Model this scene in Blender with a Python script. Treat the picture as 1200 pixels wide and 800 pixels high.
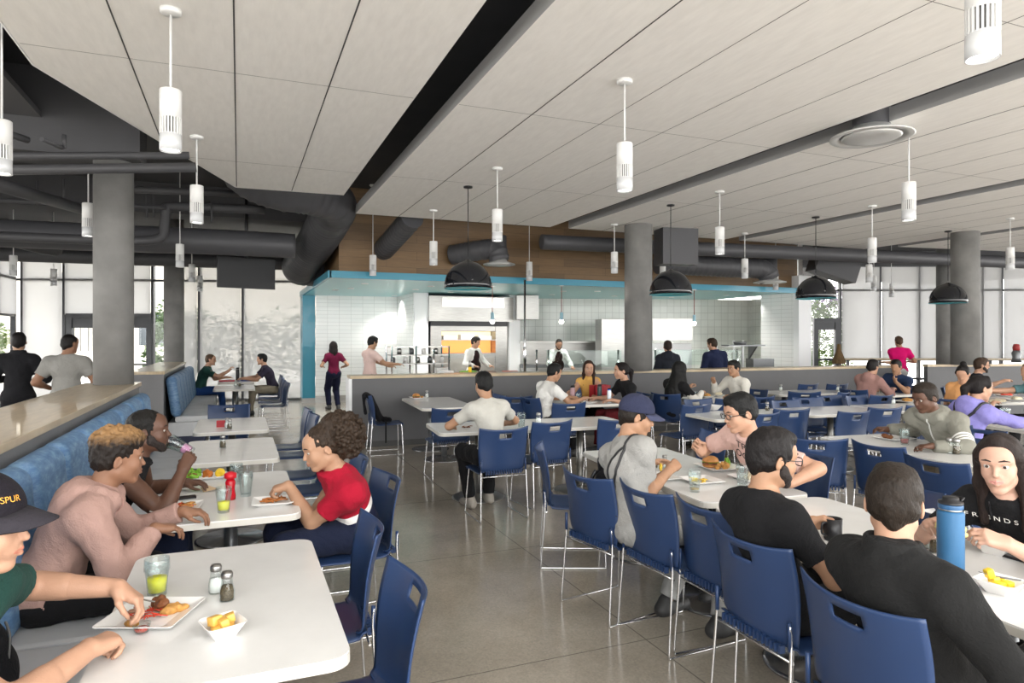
import bpy, bmesh, math, random
import numpy as np
from mathutils import Vector, Matrix, noise as mnoise
from mathutils.bvhtree import BVHTree
for o in list(bpy.data.objects): bpy.data.objects.remove(o)
S=bpy.context.scene; COL=S.collection
R=math.radians; PI=math.pi
# ---------------------------------------------------------------- camera, world, light
TH=R(22.3); EYE=1.68; FPX=780.0
cam=bpy.data.cameras.new('camera'); camo=bpy.data.objects.new('camera',cam); COL.objects.link(camo)
camo.location=(0,0,EYE); camo.rotation_euler=(R(90),0,-TH)
cam.sensor_width=36; cam.lens=36*FPX/1200; cam.shift_y=-4/1200; cam.clip_end=300; cam.clip_start=.05
S.camera=camo
W=bpy.data.worlds.new('world'); S.world=W; W.use_nodes=True
nt=W.node_tree; nt.nodes.clear()
wo=nt.nodes.new('ShaderNodeOutputWorld'); wb=nt.nodes.new('ShaderNodeBackground')
sk=nt.nodes.new('ShaderNodeTexSky'); sk.sky_type='HOSEK_WILKIE'; sk.turbidity=6; sk.sun_direction=(0.3,0.6,0.75)
mixs=nt.nodes.new('ShaderNodeMix'); mixs.data_type='RGBA'; mixs.inputs[0].default_value=0.85
nt.links.new(sk.outputs[0],mixs.inputs[6]); mixs.inputs[7].default_value=(1.0,0.985,0.955,1)
nt.links.new(mixs.outputs[2],wb.inputs[0]); nt.links.new(wb.outputs[0],wo.inputs[0])
wb.inputs[1].default_value=6.2
S.view_settings.view_transform='Standard'; S.view_settings.look='None'; S.view_settings.gamma=1
S.view_settings.use_curve_mapping=False
S.view_settings.exposure=0.42
def area(name,loc,rot,size,energy,col=(1,1,1),sy=None):
    l=bpy.data.lights.new(name,'AREA'); l.energy=energy; l.color=col; l.size=size
    if sy: l.shape='RECTANGLE'; l.size_y=sy
    o=bpy.data.objects.new(name,l); COL.objects.link(o); o.location=loc; o.rotation_euler=rot; return o
# ---------------------------------------------------------------- materials
MATS={}
def mat(name,col,rough=.5,metal=0,bump=0,bscale=200,var=0,vscale=8,emit=0,trans=0,ior=1.45,alpha=1,spec=.5,coat=0,var2=None,stretch=None,sheen=0):
    if name in MATS: return MATS[name]
    m=bpy.data.materials.new(name); m.use_nodes=True; n=m.node_tree.nodes; L=m.node_tree.links
    b=n['Principled BSDF']; c=(col[0],col[1],col[2],1)
    b.inputs['Base Color'].default_value=c; b.inputs['Roughness'].default_value=rough; b.inputs['Metallic'].default_value=metal
    b.inputs['Specular IOR Level'].default_value=spec; b.inputs['IOR'].default_value=ior
    b.inputs['Transmission Weight'].default_value=trans; b.inputs['Alpha'].default_value=alpha
    b.inputs['Coat Weight'].default_value=coat; b.inputs['Sheen Weight'].default_value=sheen
    if emit: b.inputs['Emission Color'].default_value=c; b.inputs['Emission Strength'].default_value=emit
    if var or bump:
        tc=n.new('ShaderNodeTexCoord'); src=tc.outputs['Object']
        if stretch:
            mp=n.new('ShaderNodeMapping'); mp.inputs['Scale'].default_value=stretch; L.new(src,mp.inputs[0]); src=mp.outputs[0]
    if var:
        t=n.new('ShaderNodeTexNoise'); t.inputs['Scale'].default_value=vscale; t.inputs['Detail'].default_value=5; L.new(src,t.inputs['Vector'])
        cr=n.new('ShaderNodeValToRGB'); e=cr.color_ramp.elements
        e[0].position=.3; e[1].position=.7
        v2=var2 or tuple(x*(1-var) for x in col)
        e[0].color=(*v2[:3],1); e[1].color=tuple(min(1,x*(1+var)) for x in col)+(1,)
        L.new(t.outputs['Fac'],cr.inputs[0]); L.new(cr.outputs[0],b.inputs['Base Color'])
    if bump:
        t2=n.new('ShaderNodeTexNoise'); t2.inputs['Scale'].default_value=bscale; t2.inputs['Detail'].default_value=4; L.new(src,t2.inputs['Vector'])
        bp=n.new('ShaderNodeBump'); bp.inputs['Strength'].default_value=bump; bp.inputs['Distance'].default_value=.01
        L.new(t2.outputs['Fac'],bp.inputs['Height']); L.new(bp.outputs[0],b.inputs['Normal'])
    MATS[name]=m; return m
def brickmat(name,c1,c2,mortar,scale,bw,rh,ms=.02,rough=.3,offset=.5,coord='Object',rot=(0,0,0),bump=.3,metal=0,noise_amt=.0):
    m=bpy.data.materials.new(name); m.use_nodes=True; n=m.node_tree.nodes; L=m.node_tree.links; b=n['Principled BSDF']
    tc=n.new('ShaderNodeTexCoord'); mp=n.new('ShaderNodeMapping'); mp.inputs['Rotation'].default_value=rot; L.new(tc.outputs[coord],mp.inputs[0])
    t=n.new('ShaderNodeTexBrick'); t.inputs['Scale'].default_value=scale; t.inputs['Brick Width'].default_value=bw; t.inputs['Row Height'].default_value=rh
    t.inputs['Mortar Size'].default_value=ms; t.inputs['Color1'].default_value=(*c1,1); t.inputs['Color2'].default_value=(*c2,1); t.inputs['Mortar'].default_value=(*mortar,1)
    t.offset=offset; L.new(mp.outputs[0],t.inputs['Vector'])
    out=t.outputs['Color']
    if noise_amt:
        ns=n.new('ShaderNodeTexNoise'); ns.inputs['Scale'].default_value=3; m2=n.new('ShaderNodeMapping'); m2.inputs['Scale'].default_value=(1,1,18) if rot==(0,0,0) else (1,1,18)
        L.new(tc.outputs[coord],m2.inputs[0]); L.new(m2.outputs[0],ns.inputs['Vector']); ns.inputs['Detail'].default_value=6
        mx=n.new('ShaderNodeMix'); mx.data_type='RGBA'; mx.blend_type='MULTIPLY'; mx.inputs[0].default_value=noise_amt
        L.new(out,mx.inputs[6]); L.new(ns.outputs['Fac'],mx.inputs[7]); out=mx.outputs[2]
    L.new(out,b.inputs['Base Color']); b.inputs['Roughness'].default_value=rough; b.inputs['Metallic'].default_value=metal
    if bump:
        bp=n.new('ShaderNodeBump'); bp.inputs['Strength'].default_value=bump; bp.inputs['Distance'].default_value=.003; bp.invert=True
        L.new(t.outputs['Fac'],bp.inputs['Height']); L.new(bp.outputs[0],b.inputs['Normal'])
    MATS[name]=m; return m
def glassmat(name,col=(1,1,1),gl=.1,rough=0,transl=0,op=0):
    """thin pane: mostly clear, some mirror; transl = woven-shade translucency"""
    m=bpy.data.materials.new(name); m.use_nodes=True; n=m.node_tree.nodes; L=m.node_tree.links; n.clear()
    o=n.new('ShaderNodeOutputMaterial'); t=n.new('ShaderNodeBsdfTransparent'); t.inputs[0].default_value=(*col,1)
    cur=t.outputs[0]
    if op:
        tl=n.new('ShaderNodeBsdfTranslucent'); tl.inputs[0].default_value=(*col,1)
        df=n.new('ShaderNodeBsdfDiffuse'); df.inputs[0].default_value=(*col,1)
        a=n.new('ShaderNodeMixShader'); a.inputs[0].default_value=.2; L.new(tl.outputs[0],a.inputs[1]); L.new(df.outputs[0],a.inputs[2])
        mm=n.new('ShaderNodeMixShader'); mm.inputs[0].default_value=op; L.new(cur,mm.inputs[1]); L.new(a.outputs[0],mm.inputs[2]); cur=mm.outputs[0]
    if gl:
        g=n.new('ShaderNodeBsdfGlossy'); g.inputs['Roughness'].default_value=rough; mm=n.new('ShaderNodeMixShader')
        fr=n.new('ShaderNodeLayerWeight'); fr.inputs[0].default_value=.35
        mu=n.new('ShaderNodeMath'); mu.operation='MULTIPLY_ADD'; mu.inputs[1].default_value=.30; mu.inputs[2].default_value=gl*.12
        L.new(fr.outputs['Fresnel'],mu.inputs[0]); L.new(mu.outputs[0],mm.inputs[0])
        L.new(cur,mm.inputs[1]); L.new(g.outputs[0],mm.inputs[2]); cur=mm.outputs[0]
    L.new(cur,o.inputs[0]); MATS[name]=m; return m
# ---------------------------------------------------------------- object helpers
def link(name,me,m=None,parent=None,loc=None,smooth=None):
    o=bpy.data.objects.new(name,me); COL.objects.link(o)
    if m is not None:
        for mm in (m if isinstance(m,(list,tuple)) else [m]): me.materials.append(mm)
    if parent is not None: o.parent=parent
    if loc is not None: o.location=loc
    return o
def empty(name,loc=(0,0,0),rz=0):
    o=bpy.data.objects.new(name,None); COL.objects.link(o); o.location=loc; o.rotation_euler=(0,0,rz); o.empty_display_size=.05; return o
def tag(o,label,cat,group=None,kind=None):
    if label: o['label']=label
    if cat: o['category']=cat
    if group: o['group']=group
    if kind: o['kind']=kind
    return o
def struct(o,name=None): o['kind']='structure'; return o
def clone(o,parent=None):
    c=o.copy(); COL.objects.link(c)
    if parent is not None: c.parent=parent
    for ch in list(o.children): clone(ch,c)
    return c
def place(o,loc,rz=0): o.location=loc; o.rotation_euler=(0,0,rz); return o
class MB:
    def __init__(s): s.v=[]; s.f=[]; s.sm=[]; s.mi=[]; s.cur=0
    def add(s,v,f,sm=False):
        n=len(s.v); s.v+= [tuple(p) for p in v]; s.f+=[tuple(i+n for i in q) for q in f]; s.sm+=[sm]*len(f); s.mi+=[s.cur]*len(f); return s
    def box(s,x0,x1,y0,y1,z0,z1,b=0,M=None):
        v=[(x,y,z) for z in(z0,z1) for y in(y0,y1) for x in(x0,x1)]
        if b>0:
            bm=bmesh.new(); vs=[bm.verts.new(p) for p in v]
            for q in((0,2,3,1),(4,5,7,6),(0,1,5,4),(2,6,7,3),(0,4,6,2),(1,3,7,5)): bm.faces.new([vs[i] for i in q])
            bmesh.ops.bevel(bm,geom=bm.edges[:],offset=b,segments=2,affect='EDGES',profile=.6)
            bm.verts.index_update(); v2=[p.co.copy() for p in bm.verts]; f2=[[q.index for q in f.verts] for f in bm.faces]; bm.free()
            if M: v2=[M@Vector(p) for p in v2]
            return s.add(v2,f2)
        if M: v=[M@Vector(p) for p in v]
        return s.add(v,[(0,2,3,1),(4,5,7,6),(0,1,5,4),(2,6,7,3),(0,4,6,2),(1,3,7,5)])
    def tube(s,pts,r,n=12,cap=True,closed=False):
        pts=[Vector(p) for p in pts]; N=len(pts); rs=r if isinstance(r,(list,tuple)) else [r]*N
        up=Vector((0,0,1)); v=[]; prev=None
        for i,p in enumerate(pts):
            if closed: t=(pts[(i+1)%N]-pts[i-1])
            else: t=(pts[min(i+1,N-1)]-pts[max(i-1,0)])
            t.normalize()
            if prev is None:
                a=t.cross(up)
                if a.length<.01: a=t.cross(Vector((1,0,0)))
            else: a=prev-t*prev.dot(t)
            a.normalize(); prev=a; b=t.cross(a)
            for k in range(n):
                an=2*PI*k/n; v.append(p+(a*math.cos(an)+b*math.sin(an))*rs[i])
        f=[]
        for i in range(N if closed else N-1):
            j=(i+1)%N
            for k in range(n): f.append((i*n+k,i*n+(k+1)%n,j*n+(k+1)%n,j*n+k))
        s.add(v,f,True)
        if cap and not closed: s.f+=[tuple(len(s.v)-len(v)+k for k in range(n))[::-1],tuple(len(s.v)-n+k for k in range(n))]; s.sm+=[False]*2; s.mi+=[s.cur]*2
        return s
    def lathe(s,prof,n=24,c=(0,0,0),sm=True,M=None):
        v=[];f=[]
        for r,z in prof:
            for k in range(n):
                a=2*PI*k/n; v.append(Vector((c[0]+r*math.cos(a),c[1]+r*math.sin(a),c[2]+z)))
        if M: v=[M@p for p in v]
        for i in range(len(prof)-1):
            for k in range(n): f.append((i*n+k,i*n+(k+1)%n,(i+1)*n+(k+1)%n,(i+1)*n+k))
        if prof[0][0]>1e-4: f.append(tuple(range(n))[::-1])
        if prof[-1][0]>1e-4: f.append(tuple((len(prof)-1)*n+k for k in range(n)))
        return s.add(v,f,sm)
    def prism(s,poly,z0,z1,M=None):
        n=len(poly); v=[Vector((x,y,z0)) for x,y in poly]+[Vector((x,y,z1)) for x,y in poly]
        if M: v=[M@p for p in v]
        return s.add(v,[tuple(range(n))[::-1],tuple(range(n,2*n))]+[(i,(i+1)%n,n+(i+1)%n,n+i) for i in range(n)])
    def sphere(s,c,r,n=12,sc=(1,1,1),M=None):
        v=[];f=[];m=n//2
        for i in range(m+1):
            t=PI*i/m
            for k in range(n):
                a=2*PI*k/n; v.append(Vector((c[0]+r*sc[0]*math.sin(t)*math.cos(a),c[1]+r*sc[1]*math.sin(t)*math.sin(a),c[2]+r*sc[2]*math.cos(t))))
        if M: v=[M@p for p in v]
        for i in range(m):
            for k in range(n): f.append((i*n+k,(i+1)*n+k,(i+1)*n+(k+1)%n,i*n+(k+1)%n))
        return s.add(v,f,True)
    def build(s,name,m,parent=None,loc=None):
        me=bpy.data.meshes.new(name); me.from_pydata(s.v,[],s.f); me.polygons.foreach_set('use_smooth',s.sm); me.polygons.foreach_set('material_index',s.mi); 
        bm=bmesh.new(); bm.from_mesh(me); bmesh.ops.remove_doubles(bm,verts=bm.verts,dist=1e-6); bmesh.ops.recalc_face_normals(bm,faces=bm.faces); bm.to_mesh(me); bm.free()
        return link(name,me,m,parent,loc)
def rrect(x0,x1,y0,y1,r,n=5):
    p=[]
    for cx,cy,a0 in((x1-r,y1-r,0),(x0+r,y1-r,90),(x0+r,y0+r,180),(x1-r,y0+r,270)):
        for i in range(n+1): a=R(a0+90*i/n); p.append((cx+r*math.cos(a),cy+r*math.sin(a)))
    return p
def rotz(x,y,a): return (x*math.cos(a)-y*math.sin(a),x*math.sin(a)+y*math.cos(a))
def smooth_path(pts,n=8):
    pts=[Vector(p) for p in pts]; out=[]
    for i in range(len(pts)-1):
        p0=pts[max(i-1,0)];p1=pts[i];p2=pts[i+1];p3=pts[min(i+2,len(pts)-1)]
        for k in range(n):
            t=k/n; out.append(.5*((2*p1)+(p2-p0)*t+(2*p0-5*p1+4*p2-p3)*t*t+(3*p1-p0-3*p2+p3)*t**3))
    return out+[pts[-1]]
def at(px,py,z):
    """world x,y of the place at height z seen at photo pixel (used once, while laying things out on floor and table tops)"""
    s,c=math.sin(TH),math.cos(TH); d=(EYE-z)*FPX/(py-396); u=(px-600)/FPX; return (d*(s+u*c),d*(c-u*s))
def atd(px,py,d):
    s,c=math.sin(TH),math.cos(TH); u=(px-600)/FPX; return (d*(s+u*c),d*(c-u*s),EYE-(py-396)*d/FPX)
# ---------------------------------------------------------------- signed-distance modelling of soft shapes
class SDF:
    def __init__(s,h): s.h=h; s.p=[]; s.noise=[]
    def cone(s,a,b,ra,rb,k=.02,cut=None,op='u',sc=None): s.p.append(('c',np.array(a,float),np.array(b,float),ra,rb,k,cut,op)); return s
    def ell(s,c,r,M=None,k=.02,op='u',cut=None): s.p.append(('e',np.array(c,float),np.array(r,float),M,0,k,cut,op)); return s
    def mesh(s,extra=None):
        h=s.h; lo=np.full(3,1e9); hi=-lo
        for q in s.p:
            if q[7]!='u': continue
            if q[0]=='c': l=np.minimum(q[1]-q[3],q[2]-q[4]); u=np.maximum(q[1]+q[3],q[2]+q[4])
            else: m=q[2].max() if q[3] is not None else q[2]; l=q[1]-m; u=q[1]+m
            lo=np.minimum(lo,l); hi=np.maximum(hi,u)
        lo-=h*4; hi+=h*4; n=np.ceil((hi-lo)/h).astype(int)+1
        F=np.full(n,1.0,np.float32); ax=[(lo[i]+h*np.arange(n[i])).astype(np.float32) for i in range(3)]
        for q in s.p:
            t,a,b,ra,rb,k,cut,op=q; mg=k+3*h
            if t=='c': l=np.minimum(a-ra,b-rb); u=np.maximum(a+ra,b+rb)
            else: m=b.max() if ra is not None else b; l=a-m; u=a+m
            i0=np.maximum(np.floor((l-mg-lo)/h).astype(int),0); i1=np.minimum(np.ceil((u+mg-lo)/h).astype(int)+1,n)
            if (i1<=i0).any(): continue
            X=ax[0][i0[0]:i1[0]][:,None,None]; Y=ax[1][i0[1]:i1[1]][None,:,None]; Z=ax[2][i0[2]:i1[2]][None,None,:]
            if t=='c':
                ba=(b-a).astype(np.float32); L2=float(ba@ba)+1e-9
                px,py,pz=X-a[0],Y-a[1],Z-a[2]
                hh=np.clip((px*ba[0]+py*ba[1]+pz*ba[2])/L2,0,1)
                d=np.sqrt((px-ba[0]*hh)**2+(py-ba[1]*hh)**2+(pz-ba[2]*hh)**2)-(ra+(rb-ra)*hh)
            else:
                px,py,pz=X-a[0],Y-a[1],Z-a[2]
                if ra is not None:
                    M=np.array(ra.transposed().to_3x3() if isinstance(ra,Matrix) else ra,float)
                    px,py,pz=[M[i][0]*px+M[i][1]*py+M[i][2]*pz for i in range(3)]
                k0=np.sqrt((px/b[0])**2+(py/b[1])**2+(pz/b[2])**2); k1=np.sqrt((px/b[0]**2)**2+(py/b[1]**2)**2+(pz/b[2]**2)**2)+1e-9
                d=k0*(k0-1)/k1
            if cut is not None:
                for cp,cn in (cut if isinstance(cut,list) else [cut]):
                    cn=np.array(cn,float); cn/=np.linalg.norm(cn)+1e-9; e=(X-cp[0])*cn[0]+(Y-cp[1])*cn[1]+(Z-cp[2])*cn[2]; d=np.maximum(d,e)
            G=F[i0[0]:i1[0],i0[1]:i1[1],i0[2]:i1[2]]
            if op=='u': w=np.maximum(k-np.abs(G-d),0)/k; G[...]=np.minimum(G,d)-w*w*k*.25
            else: d=-d; w=np.maximum(k-np.abs(G-d),0)/k; G[...]=np.maximum(G,d)+w*w*k*.25
        for amp,fr,seed in s.noise:
            rg=np.random.RandomState(seed); acc=0
            for i in range(5):
                v=rg.normal(size=3); v/=np.linalg.norm(v); v=(v*fr*(.7+.6*rg.rand())).astype(np.float32); ph=rg.rand()*6.28
                v2=(rg.normal(size=3)*fr*.35).astype(np.float32)
                w=v2[0]*ax[0][:,None,None]+v2[1]*ax[1][None,:,None]+v2[2]*ax[2][None,None,:]
                acc=acc+np.sin(v[0]*ax[0][:,None,None]+v[1]*ax[1][None,:,None]+v[2]*ax[2][None,None,:]+ph+1.5*np.sin(w))
            F+=(amp*acc/2.2).astype(np.float32)
        return nets(F,lo,h)
def nets(F,lo,h):
    n=np.array(F.shape); B=F<0
    act=np.zeros(n-1,bool); c=[B[i:n[0]-1+i,j:n[1]-1+j,k:n[2]-1+k] for i in(0,1) for j in(0,1) for k in(0,1)]
    al=c[0].copy(); an=c[0].copy()
    for q in c[1:]: al&=q; an|=q
    act=an&~al; I=np.argwhere(act)
    if len(I)==0: return np.zeros((0,3)),np.zeros((0,4),int)
    acc=np.zeros((len(I),3)); cnt=np.zeros(len(I))
    cor=[(i,j,k) for i in(0,1) for j in(0,1) for k in(0,1)]
    val={q:F[I[:,0]+q[0],I[:,1]+q[1],I[:,2]+q[2]] for q in cor}
    for a in cor:
        for d in range(3):
            if a[d]==0:
                b=list(a); b[d]=1; b=tuple(b); va,vb=val[a],val[b]; m=(va<0)!=(vb<0)
                t=np.where(m,va/(va-vb+1e-12),0); p=np.zeros((len(I),3)); p+=a; p[:,d]+=t
                acc[m]+=p[m]; cnt[m]+=1
    V=lo+(I+acc/cnt[:,None])*h
    idx=np.full(n-1,-1,np.int32); idx[I[:,0],I[:,1],I[:,2]]=np.arange(len(I))
    Q=[]
    for d in range(3):
        s0=[slice(None)]*3; s1=[slice(None)]*3; s0[d]=slice(0,-1); s1[d]=slice(1,None)
        A=B[tuple(s0)]; C=B[tuple(s1)]; E=np.argwhere(A!=C); e1,e2=(d+1)%3,(d+2)%3
        ok=(E[:,e1]>0)&(E[:,e2]>0)&(E[:,e1]<n[e1]-1)&(E[:,e2]<n[e2]-1); E=E[ok]
        ins=A[E[:,0],E[:,1],E[:,2]]
        def g(o1,o2):
            T=E.copy(); T[:,e1]-=o1; T[:,e2]-=o2; return idx[T[:,0],T[:,1],T[:,2]]
        q=np.stack([g(1,1),g(0,1),g(0,0),g(1,0)],1); q[~ins]=q[~ins][:,::-1]; Q.append(q)
    Q=np.concatenate(Q); Q=Q[(Q>=0).all(1)]
    return V,Q
def npmesh(name,parts,m,parent=None,smooth=True):
    vs=[];qs=[];o=0
    for V,Q in parts: vs.append(V); qs.append(Q+o); o+=len(V)
    V=np.concatenate(vs); Q=np.concatenate(qs)
    me=bpy.data.meshes.new(name); me.vertices.add(len(V)); me.vertices.foreach_set('co',V.astype(np.float32).ravel())
    me.loops.add(Q.size); me.loops.foreach_set('vertex_index',Q.astype(np.int32).ravel())
    me.polygons.add(len(Q)); me.polygons.foreach_set('loop_start',np.arange(0,Q.size,4,dtype=np.int32)); me.polygons.foreach_set('loop_total',np.full(len(Q),4,np.int32))
    me.update(calc_edges=True); me.validate()
    me.polygons.foreach_set('use_smooth',np.ones(len(me.polygons),bool))
    return link(name,me,m,parent)
def V3(*a): return Vector(a)
def ik(a,b,l1,l2,pole):
    a=Vector(a);b=Vector(b);d=b-a;L=d.length
    if L>(l1+l2)*.995: b=a+d*((l1+l2)*.995/L); d=b-a; L=d.length
    x=(l1*l1-l2*l2+L*L)/(2*L); hgt=math.sqrt(max(l1*l1-x*x,1e-6)); n=d.normalized()
    p=Vector(pole); p=p-n*p.dot(n); p.normalize(); return a+n*x+p*hgt, b
SK=dict(tan=(.36,.20,.12),light=(.44,.25,.165),brown=(.23,.115,.068),dark=(.10,.048,.030),pale=(.47,.28,.205),olive=(.37,.21,.13))
def skin(k):
    c=SK[k]; return mat('skin_'+k,c,.48,bump=.12,bscale=260,var=.07,vscale=14,spec=.4)
def cloth(n,c,var=.08,rough=.9,bump=.35,bs=140):
    new='cloth_'+n not in MATS; m=mat('cloth_'+n,c,rough,bump=bump,bscale=bs,var=var,vscale=6,spec=.12,sheen=.02)
    if new:      # broad creases under the weave
        N=m.node_tree.nodes; L=m.node_tree.links; fine=[q for q in N if q.type=='BUMP'][0]; tc=[q for q in N if q.type=='TEX_COORD'][0]
        w=N.new('ShaderNodeTexNoise'); w.inputs['Scale'].default_value=9; w.inputs['Detail'].default_value=3; w.inputs['Distortion'].default_value=1.6; L.new(tc.outputs['Object'],w.inputs['Vector'])
        b2=N.new('ShaderNodeBump'); b2.inputs['Strength'].default_value=.32; b2.inputs['Distance'].default_value=.035; L.new(w.outputs['Fac'],b2.inputs['Height']); L.new(b2.outputs[0],fine.inputs['Normal'])
    return m
def hand_sdf(S_,wr,dirv,nrm,side,curl,k=.008,grip=None,scale=1.0,fore=None,spread=.0):
    """wr wrist, dirv towards the fingers, nrm out of the palm; side +1 when thumb lies towards dirv x nrm"""
    d=Vector(dirv).normalized(); n=Vector(nrm); n=(n-d*n.dot(d)).normalized(); t=d.cross(n)*side; wr=Vector(wr); sc=scale
    P=lambda x,y,z: wr+(d*x+t*y+n*z)*sc
    cur=curl if isinstance(curl,(list,tuple)) else [curl]*4
    kn=[(.088,.028),(.092,.009),(.088,-.011),(.079,-.029)]; ln=[(.040,.025,.019),(.045,.028,.020),(.041,.026,.019),(.031,.020,.017)]
    for i in range(4):
        x,y=kn[i]; S_.cone(P(.006,y*.5,-.004),P(x,y,-.003),.016*sc,.0115*sc,k=.016)
        S_.cone(P(.02,y*.6,.008),P(x-.012,y*.95,.007),.012*sc,.010*sc,k=.014)
        p=P(x,y,-.003); an=0; sp=(1.5-i)*(.06+spread); r=.0098*sc
        for j,l in enumerate(ln[i]):
            an+=cur[i]*(.85,1.05,.65)[j]
            q=p+(d*math.cos(an)*math.cos(sp)+n*math.sin(an)+t*math.sin(sp)*math.cos(an))*l*sc
            S_.cone(p,q,r,r*.9,k=.004); p=q; r*=.9
    c0=sum(cur)/4
    a=P(.018,.024,.006); b=P(.052,.045,.016+.016*c0); c=P(.080,.046-.012*c0,.022+.028*c0); e=P(.100,.036-.018*c0,.022+.04*c0)
    S_.cone(P(.0,.012,0),a,.018*sc,.016*sc,k=.015); S_.cone(a,b,.016*sc,.0115*sc,k=.012); S_.cone(b,c,.011*sc,.0095*sc,k=.005); S_.cone(c,e,.0095*sc,.008*sc,k=.003)
def head_sdf(S_,H,det=True,jaw=1.0,lidf=.35,fem=False,ears=True,mouth_open=0):
    M3=H.to_3x3(); o=H.translation; P=lambda x,y,z:(o+M3@Vector((x,y,z)))
    E=lambda c,r,k=.02,op='u',cut=None,M=None:S_.ell(P(*c),r,(M3@M if M else M3),k,op,cut)
    C=lambda a,b,ra,rb,k=.012:S_.cone(P(*a),P(*b),ra,rb,k)
    E((0,-.012,.035),(.075,.096,.086),.01)
    E((0,.022,-.028),(.058*jaw,.070,.076),.035)
    E((0,.055,.045),(.055,.04,.05),.03)
    C((-.047*jaw,.0,-.055),(-.014,.064,-.092),.016,.014,.03); C((.047*jaw,.0,-.055),(.014,.064,-.092),.016,.014,.03)
    E((0,.074,-.092),(.019,.016,.015),.018)
    if not det:
        C((0,.086,.012),(0,.106,-.022),.008,.012,.012)
        for s in(-1,1): E((s*.077,-.008,-.002),(.011,.019,.031),.006)
        return
    for s in(-1,1):
        E((s*.035*jaw,.060,-.026),(.024,.025,.026),.03)
        E((s*.031,.098,.012),(.020,.014,.012),.012,'s')
        C((s*.010,.089,.028),(s*.048,.074,.030),.0085,.007,.014)
        C((s*.012,.0915,-.027),(s*.012,.0925,-.026),.0085,.0075,.008)
        # lids
        M=Matrix.Rotation(R(0),3,'X'); ec=P(s*.031,.0755,.012)
        la=R(40*lidf-12); up=M3@Vector((0,-math.sin(la),-math.cos(la))); S_.ell(ec,(.0153,.0153,.0133),M3,.002,'u',(P(s*.031,.0755,.0155),up))
        dn=M3@Vector((0,.35,1)); S_.ell(ec,(.0150,.0150,.0130),M3,.002,'u',(P(s*.031,.0755,.0060),dn))
        if ears:
            Me=Matrix.Rotation(R(-12),3,'X')@Matrix.Rotation(R(s*18),3,'Z')
            E((s*.078,-.012,-.006),(.008,.017,.029),.004,M=Me); E((s*.086,-.008,0),(.006,.011,.019),.005,'s',M=Me)
            E((s*.077,.003,-.004),(.006,.006,.009),.004)
    C((0,.088,.018),(0,.107,-.017),.0065,.0088,.010); E((0,.109,-.022),(.0095,.009,.0085),.007)
    E((0,.080,-.050),(.034,.020,.026),.016)
    C((-.022,.0945,-.0505),(0,.1005,-.0480),.0034,.0050,.006); C((.022,.0945,-.0505),(0,.1005,-.0480),.0034,.0050,.006)
    C((-.015,.0945,-.0595-mouth_open),(0,.1010,-.0605-mouth_open),.004,.0062,.006); C((.015,.0945,-.0595-mouth_open),(0,.1010,-.0605-mouth_open),.004,.0062,.006)
    E((0,.108,-.0542-mouth_open*.5),(.022,.010,.0012+mouth_open*.5),.002,'s')
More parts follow.
